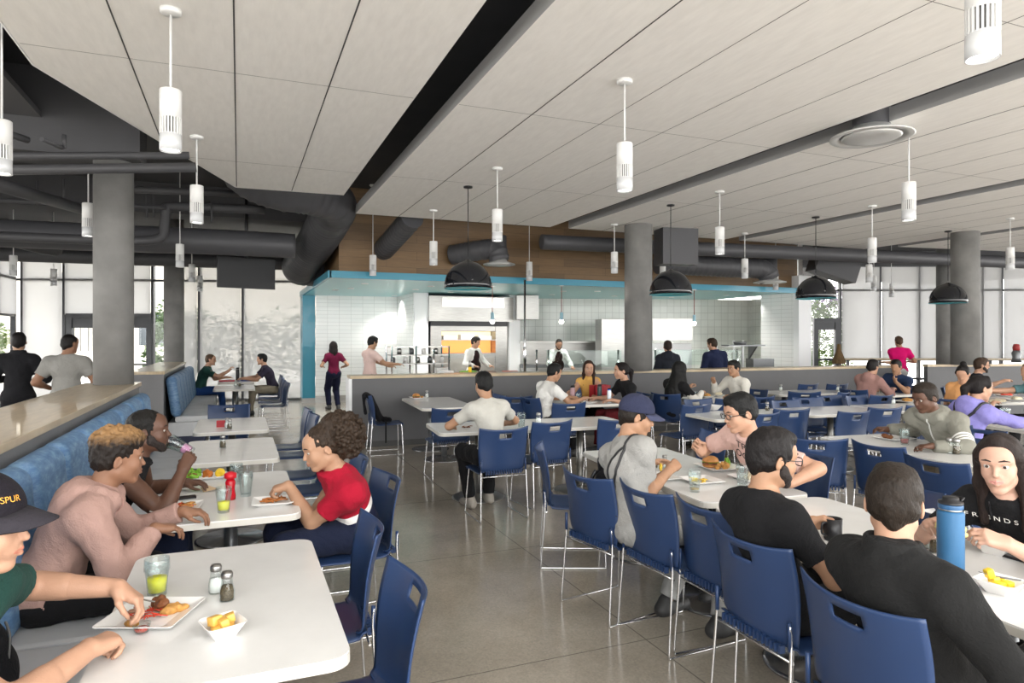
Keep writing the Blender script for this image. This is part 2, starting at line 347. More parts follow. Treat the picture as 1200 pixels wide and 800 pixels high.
def hair_sdf(H,style,h,seed=1,cap=False):
    S_=SDF(h); M3=H.to_3x3(); o=H.translation; P=lambda x,y,z:(o+M3@Vector((x,y,z)))
    E=lambda c,r,k=.01,op='u',cut=None,M=None:S_.ell(P(*c),r,(M3@M if M else M3),k,op,cut)
    C=lambda a,b,ra,rb,k=.02:S_.cone(P(*a),P(*b),ra,rb,k)
    rg=random.Random(seed)
    def trim(front=.062,low=-.045,side=-.01):
        E((0,.105,-.035),(.066,.058,front+.035),.012,'s')
        S_.ell(P(0,.07,-.10),(.12,.085,.09),M3,.01,'s')
    if style in('short','fade','buzz','slick','thin'):
        t={'short':.010,'fade':.011,'buzz':.004,'slick':.012,'thin':.004}[style]
        E((0,-.015,.042),(.075+t*.8,.094+t,.084+t*1.1),.01); C((0,-.078,.0),(0,-.070,-.052),.030,.026,.03)
        E((0,-.045,-.01),(.077,.062,.05),.02)
        if style=='short': E((0,.035,.10),(.055,.055,.032),.03)
        if style=='fade': E((0,.015,.098),(.060,.080,.038),.025)
        if style=='slick': E((0,.05,.095),(.055,.05,.035),.03)
        E((0,.115,-.025),(.075,.062,.085 if style!='thin' else .105),.012,'s'); S_.ell(P(0,.075,-.11),(.13,.085,.095),M3,.01,'s')
        for s in(-1,1): C((s*.074,.012,.02),(s*.0735,.014,-.012),.006,.004,.008)
        for s in(-1,1): E((s*.088,-.012,-.004),(.018,.022,.032),.004,'s')
        if cap: S_.ell(P(0,.02,.16),(.14,.16,.115),M3,.004,'s')
        S_.noise=[(.0010,300,seed),(.0018,90,seed+1)]
    elif style=='curly':
        E((0,-.015,.06),(.086,.105,.092),.01); E((0,-.05,.0),(.078,.062,.06),.02); E((0,.02,.10),(.080,.085,.05),.02)
        E((0,.12,-.04),(.08,.066,.09),.012,'s'); S_.ell(P(0,.07,-.12),(.13,.08,.09),M3,.01,'s')
        for s in(-1,1): E((s*.09,-.012,-.006),(.02,.022,.032),.004,'s')
        for i in range(150):
            a=rg.uniform(0,2*PI); z=rg.uniform(.15,1); r=math.sqrt(1-z*z)
            S_.ell(P(.086*r*math.cos(a),-.012+.105*r*math.sin(a),.062+.090*z),(.011,.011,.011),None,.006)
        S_.noise=[(.003,220,seed)]
    elif style=='puff':
        E((0,-.02,.045),(.080,.098,.088),.01); E((0,-.05,.0),(.078,.062,.05),.02)
        E((0,.115,-.02),(.085,.062,.088),.012,'s'); S_.ell(P(0,.075,-.11),(.13,.085,.095),M3,.01,'s')
        for s in(-1,1): E((s*.09,-.008,-.006),(.02,.022,.032),.004,'s')
        E((0,-.135,.045),(.105,.10,.115),.01); E((0,-.15,-.02),(.085,.08,.08),.02); E((0,-.09,.10),(.075,.07,.07),.02)
        for i in range(330):
            a=rg.uniform(0,2*PI); z=rg.uniform(-1,1); r=math.sqrt(1-z*z); rr=rg.uniform(.93,1.1)
            S_.ell(P(.108*rr*r*math.cos(a),-.138+.108*rr*r*math.sin(a),.03+.128*rr*z),(.013,.013,.013),None,.006)
        S_.noise=[(.003,240,seed)]
    elif style in('long','bob','ponytail','bun'):
        E((0,-.018,.040),(.082,.103,.090),.01); E((0,-.045,-.01),(.080,.066,.06),.02)
        if style in('long','bob'):
            L=-.26 if style=='long' else -.12
            for s in(-1,1):
                C((s*.066,-.01,.03),(s*.076,-.012,-.09),.028,.026,.03); C((s*.076,-.012,-.09),(s*.078,.03 if style=='long' and s<0 else -.02,L),.026,.016,.03)
            C((0,-.075,0),(0,-.085,-.12),.05,.05,.03); C((0,-.085,-.12),(0,-.085,L),.05,.035,.03)
            for s in(-1,1): C((s*.045,-.065,0),(s*.05,-.075,L+.02),.04,.035,.03)
        if style=='ponytail': C((0,-.105,.03),(0,-.15,-.02),.03,.035,.03); C((0,-.15,-.02),(0,-.14,-.22),.035,.012,.03)
        if style=='bun': E((0,-.08,.125),(.042,.042,.036),.01)
        for s in(-1,1): C((s*.010,.050,.108),(s*.068,.034,.04),.018,.016,.03)
        E((0,.125,-.055),(.060,.072,.115),.014,'s')
        S_.noise=[(.0006,190,seed),(.0012,40,seed+1)]
    elif style=='hijab':
        E((0,-.012,.03),(.098,.122,.115),.01); C((0,-.02,-.03),(0,-.015,-.16),.095,.12,.04); C((0,-.03,-.15),(0,-.08,-.32),.12,.14,.05)
        E((0,.13,-.02),(.052,.065,.078),.014,'s'); S_.noise=[(.003,50,seed),(.002,110,seed)]
    return S_.mesh()
def person(label,pel,neck,heading,head=(0,0,0),hands=None,skin_k='tan',top=('tee','x',(.5,.5,.5)),legs=('x',(.02,.02,.03)),hair=('short',(.02,.015,.012)),
           stand=False,q=0,feet=None,extras=(),group=None,knees=None,shoe=(.03,.03,.03),bulk=1.0,lid=.35,brow=(.03,.02,.015),poles=None,jaw=1.0,smile=0,lip=None,hs=1.0,hyaw=None,twist=0,seed=None,capc=(.03,.034,.065)):
    """pel/neck world points, heading deg of pelvis; head=(yaw,pitch,roll) deg relative to heading; hands {'L':(pos,dir,nrm,curl),...}; q 0 close 1 mid 2 far"""
    res=[.0075,.011,.015][q]; hr=[.0034,.0052,.013][q]
    if seed is None: seed=int(abs(pel[0]*97+pel[1]*31))%1000
    a=R(heading); f=Vector((math.cos(a),math.sin(a),0)); l=Vector((-f.y,f.x,0)); Z=Vector((0,0,1))
    at_=R(heading+twist); ft=Vector((math.cos(at_),math.sin(at_),0)); lt=Vector((-ft.y,ft.x,0))
    pel=Vector(pel); neck=Vector(neck); sp=(neck-pel); SL=sp.length; spn=sp.normalized()
    root=empty('person',(pel.x,pel.y,0)); tag(root,label,'person',group)
    off=Vector((pel.x,pel.y,0)); pel=pel-off; neck=neck-off
    bend=-ft*(.035 if not stand else .0)     # rounded back
    mid=pel.lerp(neck,.5)+bend; chest=pel.lerp(neck,.72)+bend*.8
    up1=(mid-pel).normalized(); up2=(neck-mid).normalized()
    def fr(up,side): y=up.cross(side)*-1; y=side.cross(up)*-1; y=up.cross(side); x=side; return Matrix((x,-y if False else y,up)).transposed()
    def frame(up,lft):   # columns: left, back/front, up
        x=(lft-up*lft.dot(up)).normalized(); y=up.cross(x); return Matrix((x,y,up)).transposed()
    F0=frame(up1,l); F1=frame((up1+up2).normalized(),(l+lt)/2); F2=frame(up2,lt)
    shw=.158*bulk
    sh={s:neck-up2*.045+F2.col[0]*(shw*(1 if s=='L' else -1)) for s in 'LR'}
    hy=(heading+head[0]) if hyaw is None else hyaw
    # head frame: x left?, y forward, z up
    ha=R(hy); hf=Vector((math.cos(ha),math.sin(ha),0)); Hm=Matrix((Vector((hf.y,-hf.x,0)),hf,Z)).transposed()
    Hm=Hm@Matrix.Rotation(R(-head[1]),3,'X')@Matrix.Rotation(R(head[2]),3,'Y')
    if hs!=1: Hm=Hm@Matrix.Scale(hs,3)
    hc=neck+Z*.06+up2*.03+hf*.028+(Hm@Vector((0,.012,.082)))
    if hs!=1: Hm=Hm@Matrix.Scale(1/hs,3)
    H=Matrix.Translation(hc)@Hm.to_4x4()
    # arms
    arms={}
    hands=hands or {}
    for s in 'LR':
        sd=1 if s=='L' else -1; h=hands.get(s)
        if h is None: h=(sh[s]+off+lt*sd*.05-Z*.52+ft*.06,(0,0,-1),-lt*sd,.5)
        tgt=Vector(h[0])-off; pole=(poles or {}).get(s, -Z*.8+lt*sd*.55-ft*.25)
        el,wr=ik(sh[s],tgt,.285,.255,pole); arms[s]=(el,wr,h)
    kn={};ftp={}
    for s in 'LR':
        sd=1 if s=='L' else -1; hip=pel+l*(.085*sd)-Z*.01
        if stand:
            fp=(Vector(feet[s])-off) if feet else Vector((l*.1*sd).to_tuple()); fp=Vector((fp.x,fp.y,.085)); k_,_=ik(hip,fp,.44,.43,f); kn[s]=(hip,k_,fp)
        else:
            kp=(Vector(knees[s])-off) if knees else hip+f*.42+l*(.06*sd)+Z*(-.0)
            fp=(Vector(feet[s])-off) if feet else kp+f*.05; fp=Vector((fp.x,fp.y,.085)); kn[s]=(hip,kp,fp)
    # ---- body
    B=SDF(res); g=bulk
    def torso(T,o,k=.06,lo=True):
        T.ell(pel+up1*.03,(.148*g+o,.110*g+o,.11+o),F0,k); T.ell(pel.lerp(mid,.65),(.126*g+o,.096*g+o,.14+o),F1,k)
        T.ell(chest,(.142*g+o,.104*g+o,.15+o),F2,k)
        T.cone(sh['L']-up2*.02,sh['R']-up2*.02,.050*g+o,.050*g+o,k)
        for s in 'LR': T.cone(neck+up2*.005,sh[s]-up2*.004,.045+o*.6,.046+o,k)
    torso(B,0)
    B.cone(neck-up2*.06,hc+Hm@Vector((0,-.025,-.04)),.06*g,.052,.03)
    for s in 'LR':
        el,wr,h=arms[s]; B.cone(sh[s],el,.052*g,.040*g,.03); B.cone(el,wr,.041*g,.0275,.02); B.cone(sh[s].lerp(el,.35),sh[s].lerp(el,.65),.047*g,.043*g,.02); B.cone(el.lerp(wr,.15),el.lerp(wr,.4),.041*g,.038*g,.02)
        hip,k_,fp=kn[s]; B.cone(hip,k_,.085*g,.056,.03); B.cone(k_,fp,.054,.036,.02); B.cone(k_.lerp(fp,.15),k_.lerp(fp,.4),.056,.052,.02)
        fd=(f+l*.12*(1 if s=='L' else -1)).normalized(); B.cone(fp-Z*.03-fd*.03,fp-Z*.05+fd*.13,.036,.026,.02)
    if q==2: head_sdf(B,H,False)
    parts=[]
    def hnd(T,s):
        el,wr,h=arms[s]; sc=1.0 if not q==2 else 1.1; sd=1 if s=='L' else -1
        hand_sdf(T,wr,h[1],h[2],-sd,h[3],scale=.90)
    if q>=1:
        for s in 'LR': hnd(B,s)
    parts.append(B.mesh())
    if q<=1:
        T=SDF(hr); nb=neck-up2*.02; T.cone(nb,hc+Hm@Vector((0,-.025,-.04)),.0605*g,.0525,.03); head_sdf(T,H,True,jaw,lid); parts.append(T.mesh())
    if q==0:
        for s in 'LR':
            T=SDF(.004); el,wr,h=arms[s]; a0=el.lerp(wr,.45); T.cone(a0,wr,.0385*g,.028,.012); hnd(T,s); parts.append(T.mesh())
    body=npmesh('body',parts,skin(skin_k),root)
    # ---- trousers
    T=SDF(res); o=.012; lm=cloth(legs[0],legs[1])
    T.ell(pel-Z*.01,(.165*g+o,.125*g+o,.10+o),F0,.05)
    for s in 'LR':
        hip,k_,fp=kn[s]; T.cone(hip,k_,.092*g+o*.6,.066+o,.04)
        e=fp.lerp(k_,.05)
        if len(legs)>2 and legs[2]=='shorts': 
            pass
        else: T.cone(k_,e,.062+o,.05+o*.6,.03,cut=(e,tuple((fp-k_).normalized())))
    T.noise=[(.0035,38,seed),(.0015,110,seed+3)]
    npmesh('trousers',[T.mesh()],lm,root)
    # ---- shoes
    for s in 'LR':
        hip,k_,fp=kn[s]; T=SDF(max(res*.8,.008)); fd=(f+l*.12*(1 if s=='L' else -1)).normalized(); fl=Vector((fp.x,fp.y,0))
        cutp=((0,0,.004),(0,0,-1))
        T.cone(fl-fd*.045+Z*.045,fl+fd*.16+Z*.035,.045,.038,.03,cut=(Vector((0,0,.004)),(0,0,-1))); T.cone(fl+Z*.05,fl+Z*.09-fd*.01,.045,.042,.03)
        npmesh('shoe',[T.mesh()],mat('shoe_%d_%d_%d'%tuple(int(c*100) for c in shoe),shoe,.6),root)
    # ---- top
    kind,cn,cc=top[:3]; T=SDF(min(res,.0075) if q==0 else res)
    o={'tee':.010,'polo':.012,'shirt':.014,'hoodie':.024,'jacket':.022,'chef':.018,'tank':.008}[kind]
    torso(T,o)
    T.ell(pel+up1*.0,(.160*g+o,.118*g+o,.10),F0,.05)
    for s in 'LR':
        el,wr,h=arms[s]; u=(el-sh[s]).normalized()
        if kind in('tee','polo'):
            e=sh[s].lerp(el,.66); T.cone(sh[s]-up2*.006,e,.050*g+o*.7,.054*g+o*.9,.06,cut=(e,tuple(u)))
        elif kind=='tank': pass
        else:
            o2=o*.8; T.cone(sh[s],el,.056*g+o2,.046*g+o2,.03); w=el.lerp(wr,.93); T.cone(el,w,.046*g+o2,.034+o2*.7,.02,cut=(w,tuple((wr-el).normalized())))
    if kind=='hoodie':
        for i in range(9):
            t=(i/8-.5)*2; an=t*2.9; p=neck+up2*.045+(-ft*math.cos(an)*.088+F2.col[0]*math.sin(an)*.092)+up2*(-.085*abs(t)**2.5); 
            if i: T.cone(pp,p,.034,.034,.02)
            pp=p
        T.ell(neck-ft*.115+up2*.015,(.105,.065,.095),F2,.035)
    if kind in('jacket','shirt','chef','polo'):
        for i in range(13):
            an=2*PI*i/12; p=neck+up2*(.062 if kind=='jacket' else .040)+ft*(.010+math.cos(an)*.068)+F2.col[0]*math.sin(an)*.070-up2*(.028*(1+math.cos(an))*.5)
            if i: T.cone(pp,p,.013,.013,.008); T.cone(pp-up2*.025,p-up2*.025,.014,.014,.015)
            pp=p
    if kind in('tee','tank'):
        for i in range(13):
            an=2*PI*i/12; p=neck+up2*(.022)+ft*(.010+math.cos(an)*.062)+F2.col[0]*math.sin(an)*.070-up2*(.03*(1+math.cos(an))*.5)
            if i: T.cone(pp,p,.010,.010,.012)
            pp=p
    if kind=='jacket':
        K=SDF(.006 if q==0 else .01)
        for i in range(28):
            an=2*PI*i/28; c_,s_=math.cos(an),math.sin(an)
            if c_>.93: continue
            lo_=neck+up2*(-.012-.02*max(0,c_))+ft*(.004+c_*.084*g)+F2.col[0]*s_*.090*g; hi=neck+up2*(.066-.012*max(0,c_))+ft*(.006+c_*.074*g)+F2.col[0]*s_*.076*g
            K.cone(lo_,hi,.013,.009,.02)
        npmesh('collar',[K.mesh()],cloth(cn+'_collar',tuple(x*1.15 for x in cc)),root)
    T.noise=[(.005 if kind in('hoodie','shirt','jacket','chef') else .0035,30,seed+7),(.002,75,seed+9)]
    tp=npmesh('shirt' if kind in('tee','polo','shirt','tank') else kind if kind!='chef' else 'chef_jacket',[T.mesh()],cloth(cn,cc),root)
    # ---- head things
    st,hcol=hair[:2]
    if st!='none':
        hm=mat(('hair_%d_%d_%d'%tuple(int(c*255) for c in hcol))+('_s' if st in('long','bob','ponytail') else ''),tuple(c*.8 for c in hcol),.55,bump=.6 if st in('long','bob','ponytail') else .4,bscale=330 if st in('long','bob','ponytail') else 160,var=.3,vscale=90,stretch=(1,1,.06) if st in('long','bob','ponytail') else (1,1,.5),spec=.22)
        if st=='curly' and len(hair)>2:
            m=hm.copy(); m.name='hair_bleached_tips'; n=m.node_tree.nodes; L=m.node_tree.links
            g_=n.new('ShaderNodeNewGeometry'); tc=n.new('ShaderNodeTexCoord'); sx=n.new('ShaderNodeSeparateXYZ'); L.new(tc.outputs['Object'],sx.inputs[0])
            ns=n.new('ShaderNodeTexNoise'); ns.inputs['Scale'].default_value=55; L.new(tc.outputs['Object'],ns.inputs['Vector'])
            ad=n.new('ShaderNodeMath'); ad.operation='MULTIPLY_ADD'; ad.inputs[1].default_value=.07; L.new(ns.outputs['Fac'],ad.inputs[0]); L.new(sx.outputs['Z'],ad.inputs[2])
            mr=n.new('ShaderNodeMapRange'); mr.inputs['From Min'].default_value=hc.z+.105; mr.inputs['From Max'].default_value=hc.z+.165; L.new(ad.outputs[0],mr.inputs[0])
            mx=n.new('ShaderNodeMix'); mx.data_type='RGBA'; mx.inputs[6].default_value=(*hcol,1); mx.inputs[7].default_value=(*hair[2],1); L.new(mr.outputs[0],mx.inputs[0])
            L.new(mx.outputs[2],n['Principled BSDF'].inputs['Base Color']); hm=m
        npmesh('headscarf' if st=='hijab' else 'hair',[hair_sdf(H,st,[.0045,.008,.012][q],seed,'cap' in extras)],hm,root)
    LP=lambda x,y,z: hc+Hm@Vector((x,y,z))
    if q<=1:
        e=MB()
        for s in(-1,1): e.sphere((0,0,0),.0132,16,M=Matrix.Translation(LP(s*.031,.0770,.0120)))
        e.cur=1
        for s in(-1,1):
            c_=LP(s*.031,.0770,.0120); dr=(Hm@Vector((0,1,-.15 if lid<.6 else -.5))).normalized(); e.sphere((0,0,0),.0078,12,M=Matrix.Translation(c_+dr*.0070))
        e.build('eyes',[mat('eye_white',(.50,.48,.45),.25),mat('eye_iris',(.03,.018,.012),.15)],root)
        b=SDF(.0022 if q==0 else .003)
        for s in(-1,1):
            b.cone(LP(s*.013,.0975,.0345),LP(s*.032,.0950,.0385),.0034,.0034,.003); b.cone(LP(s*.032,.0950,.0385),LP(s*.050,.082,.0335),.0034,.002,.003)
        npmesh('eyebrows',[b.mesh()],mat('brow_%d'%int(brow[0]*255),brow,.8),root)
        b=SDF(.002 if q==0 else .003)
        c1=lip or tuple(x*y for x,y in zip(SK[skin_k],(.95,.62,.62)))
        for s in(-1,1):
            b.cone(LP(s*.0240,.0958,-.0510+smile),LP(0,.1020,-.0485),.0026,.0056,.003); b.cone(LP(s*.0220,.0955,-.0560+smile),LP(0,.1008,-.0602),.0028,.0064,.003)
        b.ell(LP(0,.108,-.0542),(.024,.009,.0009),Hm,.002,'s')
        npmesh('lips',[b.mesh()],mat('lip_'+skin_k+('_b' if lip else ''),c1,.4),root)
    if 'beard' in extras or 'goatee' in extras:
        b=SDF(.004 if q==0 else .008); 
        for s in(-1,1):
            b.cone(LP(s*.068,.010,.004),LP(s*.058,.018,-.048),.009,.0155,.01); b.cone(LP(s*.058,.018,-.048),LP(s*.02,.066,-.092),.0165,.017,.02); b.cone(LP(s*.054,.032,-.036),LP(s*.031,.068,-.068),.0135,.0145,.015); b.cone(LP(s*.058,.024,-.03),LP(s*.045,.048,-.06),.014,.016,.015); b.cone(LP(s*.026,.086,-.044),LP(s*.024,.078,-.074),.0045,.007,.008)
        b.cone(LP(-.020,.0925,-.041),LP(0,.0985,-.0375),.0042,.0046,.004); b.cone(LP(.020,.0925,-.041),LP(0,.0985,-.0375),.0042,.0046,.004); b.ell(LP(0,.074,-.096),(.025,.020,.018),Hm,.02)
        b.noise=[(.0007,240,3)]; npmesh('beard',[b.mesh()],mat('beard_hair',(.018,.012,.01),.7,bump=.8,bscale=120),root)
    if 'glasses' in extras:
        b=MB()
        for s in(-1,1):
            ring=[LP(s*.034+.0245*math.copysign(abs(math.cos(t))**.6,math.cos(t)),.106-.15*abs(.024*math.cos(t)*s+.0)*.4,.008+.0165*math.copysign(abs(math.sin(t))**.6,math.sin(t))) for t in [2*PI*i/28 for i in range(28)]]; b.tube(ring,.0022,6,closed=True)
            b.tube([LP(s*.056,.102,.012),LP(s*.078,.06,.012),LP(s*.080,-.01,.010),LP(s*.078,-.03,-.004)],.002,6)
        b.tube([LP(-.010,.107,.012),LP(0,.110,.014),LP(.010,.107,.012)],.002,6)
        b.build('glasses',mat('glasses_frame',(.015,.013,.013),.3),root)
    if 'cap' in extras or 'cap_back' in extras:
        cc2=capc; cm=cloth('cap_%d'%int(cc2[2]*1000),cc2,.1); bmt=cloth('brim_%d'%int(cc2[2]*1000),tuple(c*1.5+.01 for c in cc2),.1); b=SDF(.004 if q==0 else .008)
        b.ell(LP(0,-.012,.045),(.091,.112,.098),Hm,.01,cut=(LP(0,0,.031),tuple(Hm@Vector((0,.16,-1)))))
        cp=npmesh('cap',[b.mesh()],cm,root)
        n_=12; v=[]
        for lay in(0,1):
            for i in range(n_+1):
                t=(i/n_-.5)*2
                for w in(0,.5,1):
                    x=t*.083*(1-.13*w); y=.022+.074*math.sqrt(max(0,1-t*t))+w*.080*(1-.35*t*t); zz=.056-.02*t*t-w*.022-lay*.004-.006*w*t*t; v.append(LP(x,y,zz))
        fc=[]; st_=(n_+1)*3
        for i in range(n_):
            for w in(0,1):
                a_=i*3+w; fc+=[(a_,a_+1,a_+4,a_+3),(st_+a_,st_+a_+3,st_+a_+4,st_+a_+1)]
            fc+=[(i*3+2,st_+i*3+2,st_+i*3+5,i*3+5),(i*3,i*3+3,st_+i*3+3,st_+i*3)]
        b=MB(); b.add(v,fc,True); b.build('cap_brim',bmt,cp)
        b=MB(); b.sphere((0,0,0),.007,8,M=Matrix.Translation(LP(0,-.014,.145))); b.build('cap_button',cm,cp)
    if 'apron' in extras:
        b=SDF(.012); o+=.008
        cutp=[(pel+ft*.06,tuple(-ft))]
        b.ell(chest,(.12,.135+o,.15+o),F2,.05,cut=(chest+ft*.04,tuple(-ft))); b.ell(pel.lerp(mid,.5),(.155*g+o,.142*g+o,.18),F1,.05,cut=(pel+ft*.01,tuple(-ft))); b.ell(pel-Z*.2,(.19,.15,.28),F0,.05,cut=(pel+ft*.01,tuple(-ft)))
        npmesh('apron',[b.mesh()],cloth('apron',(.025,.014,.014)),root)
    root['_']=0; del root['_']
    info=dict(root=root,shirt=tp,neck=neck+off,chest=chest+off,ft=ft,lt=F2.col[0].copy(),up=up2,hc=hc+off,Hm=Hm,off=off,arms={s:(arms[s][0]+off,arms[s][1]+off) for s in 'LR'},sh={s:sh[s]+off for s in 'LR'},F2=F2)
    return info
def project_text(txt,info,origin,right,up,normal,size,m,name='lettering',depth=.0012,spacing=1.0,shear=0,target=None,curves=None):
    """letters laid on the cloth by projecting them on to its surface"""
    right=Vector(right).normalized(); up=Vector(up).normalized(); normal=Vector(normal).normalized()
    cu=bpy.data.curves.new('t','FONT'); cu.body=txt; cu.size=size; cu.space_character=spacing; cu.align_x='CENTER'; cu.align_y='CENTER'; cu.shear=shear
    to=bpy.data.objects.new('t',cu); COL.objects.link(to); bpy.context.view_layer.update()
    me=bpy.data.meshes.new_from_object(to.evaluated_get(bpy.context.evaluated_depsgraph_get())); bpy.data.objects.remove(to)
    bm=bmesh.new(); bm.from_mesh(me); bmesh.ops.subdivide_edges(bm,edges=[e for e in bm.edges if e.calc_length()>size*.25],cuts=2); bmesh.ops.triangulate(bm,faces=bm.faces)
    tgt=target or info['shirt']; bv=BVHTree.FromPolygons([tuple(v.co) for v in tgt.data.vertices],[tuple(p.vertices) for p in tgt.data.polygons])
    off=info['off']; o0=Vector(origin)-off
    for v in bm.verts:
        p=o0+right*v.co.x+up*v.co.y; hit=bv.ray_cast(p+normal*.3,-normal)
        v.co=(hit[0]+normal*.002) if hit[0] is not None else p
    bm.to_mesh(me); bm.free(); me.name=name
    return link(name,me,m,tgt)
# ---------------------------------------------------------------- materials of the room
M_deck=mat('painted_deck',(.060,.060,.064),.8,var=.1,vscale=2)
M_duct=mat('painted_duct',(.062,.062,.068),.5,bump=.15,bscale=12)
M_pipe=mat('painted_pipe',(.05,.05,.054),.55)
M_cloud=mat('acoustic_board',(.84,.82,.79),.85,var=.035,vscale=5,var2=(.81,.79,.76),stretch=(5,1,1))
M_edge=mat('board_edge',(.33,.33,.33),.5)
M_seam=mat('board_seam',(.06,.06,.06),.8)
M_conc=mat('column_concrete',(.175,.172,.165),.75,bump=.25,bscale=18,var=.2,vscale=3)
M_grey=mat('painted_grey_wall',(.105,.105,.11),.55,var=.05,vscale=3)
M_lowg=mat('painted_low_wall',(.17,.17,.175),.55,var=.05,vscale=3)
M_woodtop=mat('pale_wood_cap',(.46,.36,.23),.28,var=.14,vscale=4,stretch=(8,1,1),coat=.3)
M_woodtop2=mat('pale_wood_cap_long',(.46,.36,.23),.35,var=.14,vscale=4,stretch=(1,8,1),coat=.2)
M_white=mat('white_paint',(.80,.81,.82),.6)
M_teal=mat('teal_paint',(.035,.25,.36),.35,coat=.2)
M_tealc=mat('teal_ceiling_paint',(.25,.56,.60),.3)
M_steel=mat('brushed_steel',(.36,.355,.34),.34,metal=1,var=.1,vscale=5,stretch=(1,1,12))
M_chrome=mat('chrome',(.78,.78,.79),.2,metal=1)
M_black=mat('black_plastic',(.012,.012,.014),.35)
M_frame=mat('window_frame_metal',(.055,.058,.065),.45)
M_glass=glassmat('window_glass',(1,1,1),.05)
M_shade=glassmat('roller_shade',(.54,.54,.545),0,0,0,.96)
M_shade2=glassmat('roller_shade_thin',(.43,.43,.43),0,0,0,.76)
M_kglass=glassmat('sneeze_glass',(.93,.985,.97),.1)
M_white_em=mat('lamp_glow',(1,.95,.86),.5,emit=9)
def floormat():
    m=bpy.data.materials.new('polished_concrete'); m.use_nodes=True; n=m.node_tree.nodes; L=m.node_tree.links; b=n['Principled BSDF']
    tc=n.new('ShaderNodeTexCoord'); a=n.new('ShaderNodeTexNoise'); a.inputs['Scale'].default_value=.9; a.inputs['Detail'].default_value=9; a.inputs['Roughness'].default_value=.65
    L.new(tc.outputs['Object'],a.inputs['Vector']); c=n.new('ShaderNodeValToRGB'); e=c.color_ramp.elements; e[0].position=.3; e[0].color=(.27,.24,.195,1); e[1].position=.72; e[1].color=(.42,.38,.32,1); L.new(a.outputs['Fac'],c.inputs[0])
    v=n.new('ShaderNodeTexVoronoi'); v.inputs['Scale'].default_value=95; L.new(tc.outputs['Object'],v.inputs['Vector'])
    r=n.new('ShaderNodeValToRGB'); r.color_ramp.elements[0].color=(.55,.55,.55,1); r.color_ramp.elements[1].color=(1.25,1.22,1.18,1); L.new(v.outputs['Color'],r.inputs[0])
    mx=n.new('ShaderNodeMix'); mx.data_type='RGBA'; mx.blend_type='MULTIPLY'; mx.inputs[0].default_value=.35; L.new(c.outputs[0],mx.inputs[6]); L.new(r.outputs[0],mx.inputs[7])
    bt=n.new('ShaderNodeTexBrick'); bt.offset=0; bt.inputs['Scale'].default_value=1; bt.inputs['Brick Width'].default_value=3.0; bt.inputs['Row Height'].default_value=1.75; bt.inputs['Mortar Size'].default_value=.0035
    bt.inputs['Color1'].default_value=(1,1,1,1); bt.inputs['Color2'].default_value=(1,1,1,1); bt.inputs['Mortar'].default_value=(.42,.42,.42,1)
    mp=n.new('ShaderNodeMapping'); mp.inputs['Location'].default_value=(.9,.35,0); mp.inputs['Rotation'].default_value=(0,0,.0); L.new(tc.outputs['Object'],mp.inputs[0]); L.new(mp.outputs[0],bt.inputs['Vector'])
    m2=n.new('ShaderNodeMix'); m2.data_type='RGBA'; m2.blend_type='MULTIPLY'; m2.inputs[0].default_value=1; L.new(mx.outputs[2],m2.inputs[6]); L.new(bt.outputs[0],m2.inputs[7]); L.new(m2.outputs[2],b.inputs['Base Color'])
    rr=n.new('ShaderNodeMapRange'); rr.inputs['To Min'].default_value=.08; rr.inputs['To Max'].default_value=.24; L.new(a.outputs['Fac'],rr.inputs[0]); L.new(rr.outputs[0],b.inputs['Roughness'])
    b.inputs['Specular IOR Level'].default_value=.6; return m
# ---------------------------------------------------------------- shell
struct(MB().box(-14,34,-5,24,-.12,0).build('floor',floormat()))
o=MB().box(-14,34,-1.5,24,4.5,4.7).build('ceiling',M_deck); struct(o)
# dark beams under the deck (over the left seating)
for y0,y1,z0 in((8.25,8.85,3.62),(13.6,14.2,3.95),(4.3,4.9,3.95)):
    struct(MB().box(-9,-1.0 if z0<3.7 else 1.4,y0,y1,z0,4.5).build('ceiling_beam',M_deck))
struct(MB().box(-9,-1.9,-1,8.25,3.97,4.03).build('ceiling_panel',mat('painted_board',(.10,.10,.105),.75)))
# clouds
def cloud(name,poly,seamsX,seamsY,y0,y1):
    z0,z1=3.70,3.835
    o=MB(); n=len(poly)
    o.v=[(x,y,z0) for x,y in poly]+[(x,y,z1) for x,y in poly]
    o.f=[tuple(range(n))[::-1],tuple(range(n,2*n))]; o.sm=[False]*2; o.mi=[0,0]
    for i in range(n): o.f.append((i,(i+1)%n,n+(i+1)%n,n+i)); o.sm.append(False); o.mi.append(1)
    c=struct(o.build(name,[M_cloud,M_edge]))
    s=MB(); 
    for k_,x in enumerate(seamsX):
        w_=.005 if (poly[0][0]<0 or k_==0) else .0022
        s.box(x-w_,x+w_,y0,y1 if not callable(y1) else y1(x),z0-.0015,z0+.002)
    xs=[p[0] for p in poly]
    for y in seamsY: s.box(min(xs)+.01,max(xs)-.01,y-.0025,y+.0025,z0-.001,z0+.002)
    so=s.build('panel_seam',M_seam,c); so['kind']='structure'
    return c
cloud('ceiling_cloud',[(-1.4,-1),(1.37,-1),(1.37,9.62),(-.03,9.68),(-1.4,5.92)],[-.734,-.03,.669],[],-1,lambda x:9.6 if x>-.1 else 7.7)
s=MB(); s.box(-1.39,1.36,5.497,5.503,3.699,3.702); s.box(-.55,1.36,8.247,8.253,3.699,3.702); struct(s.build('ceiling_seam',mat('board_joint',(.25,.24,.23),.8)))
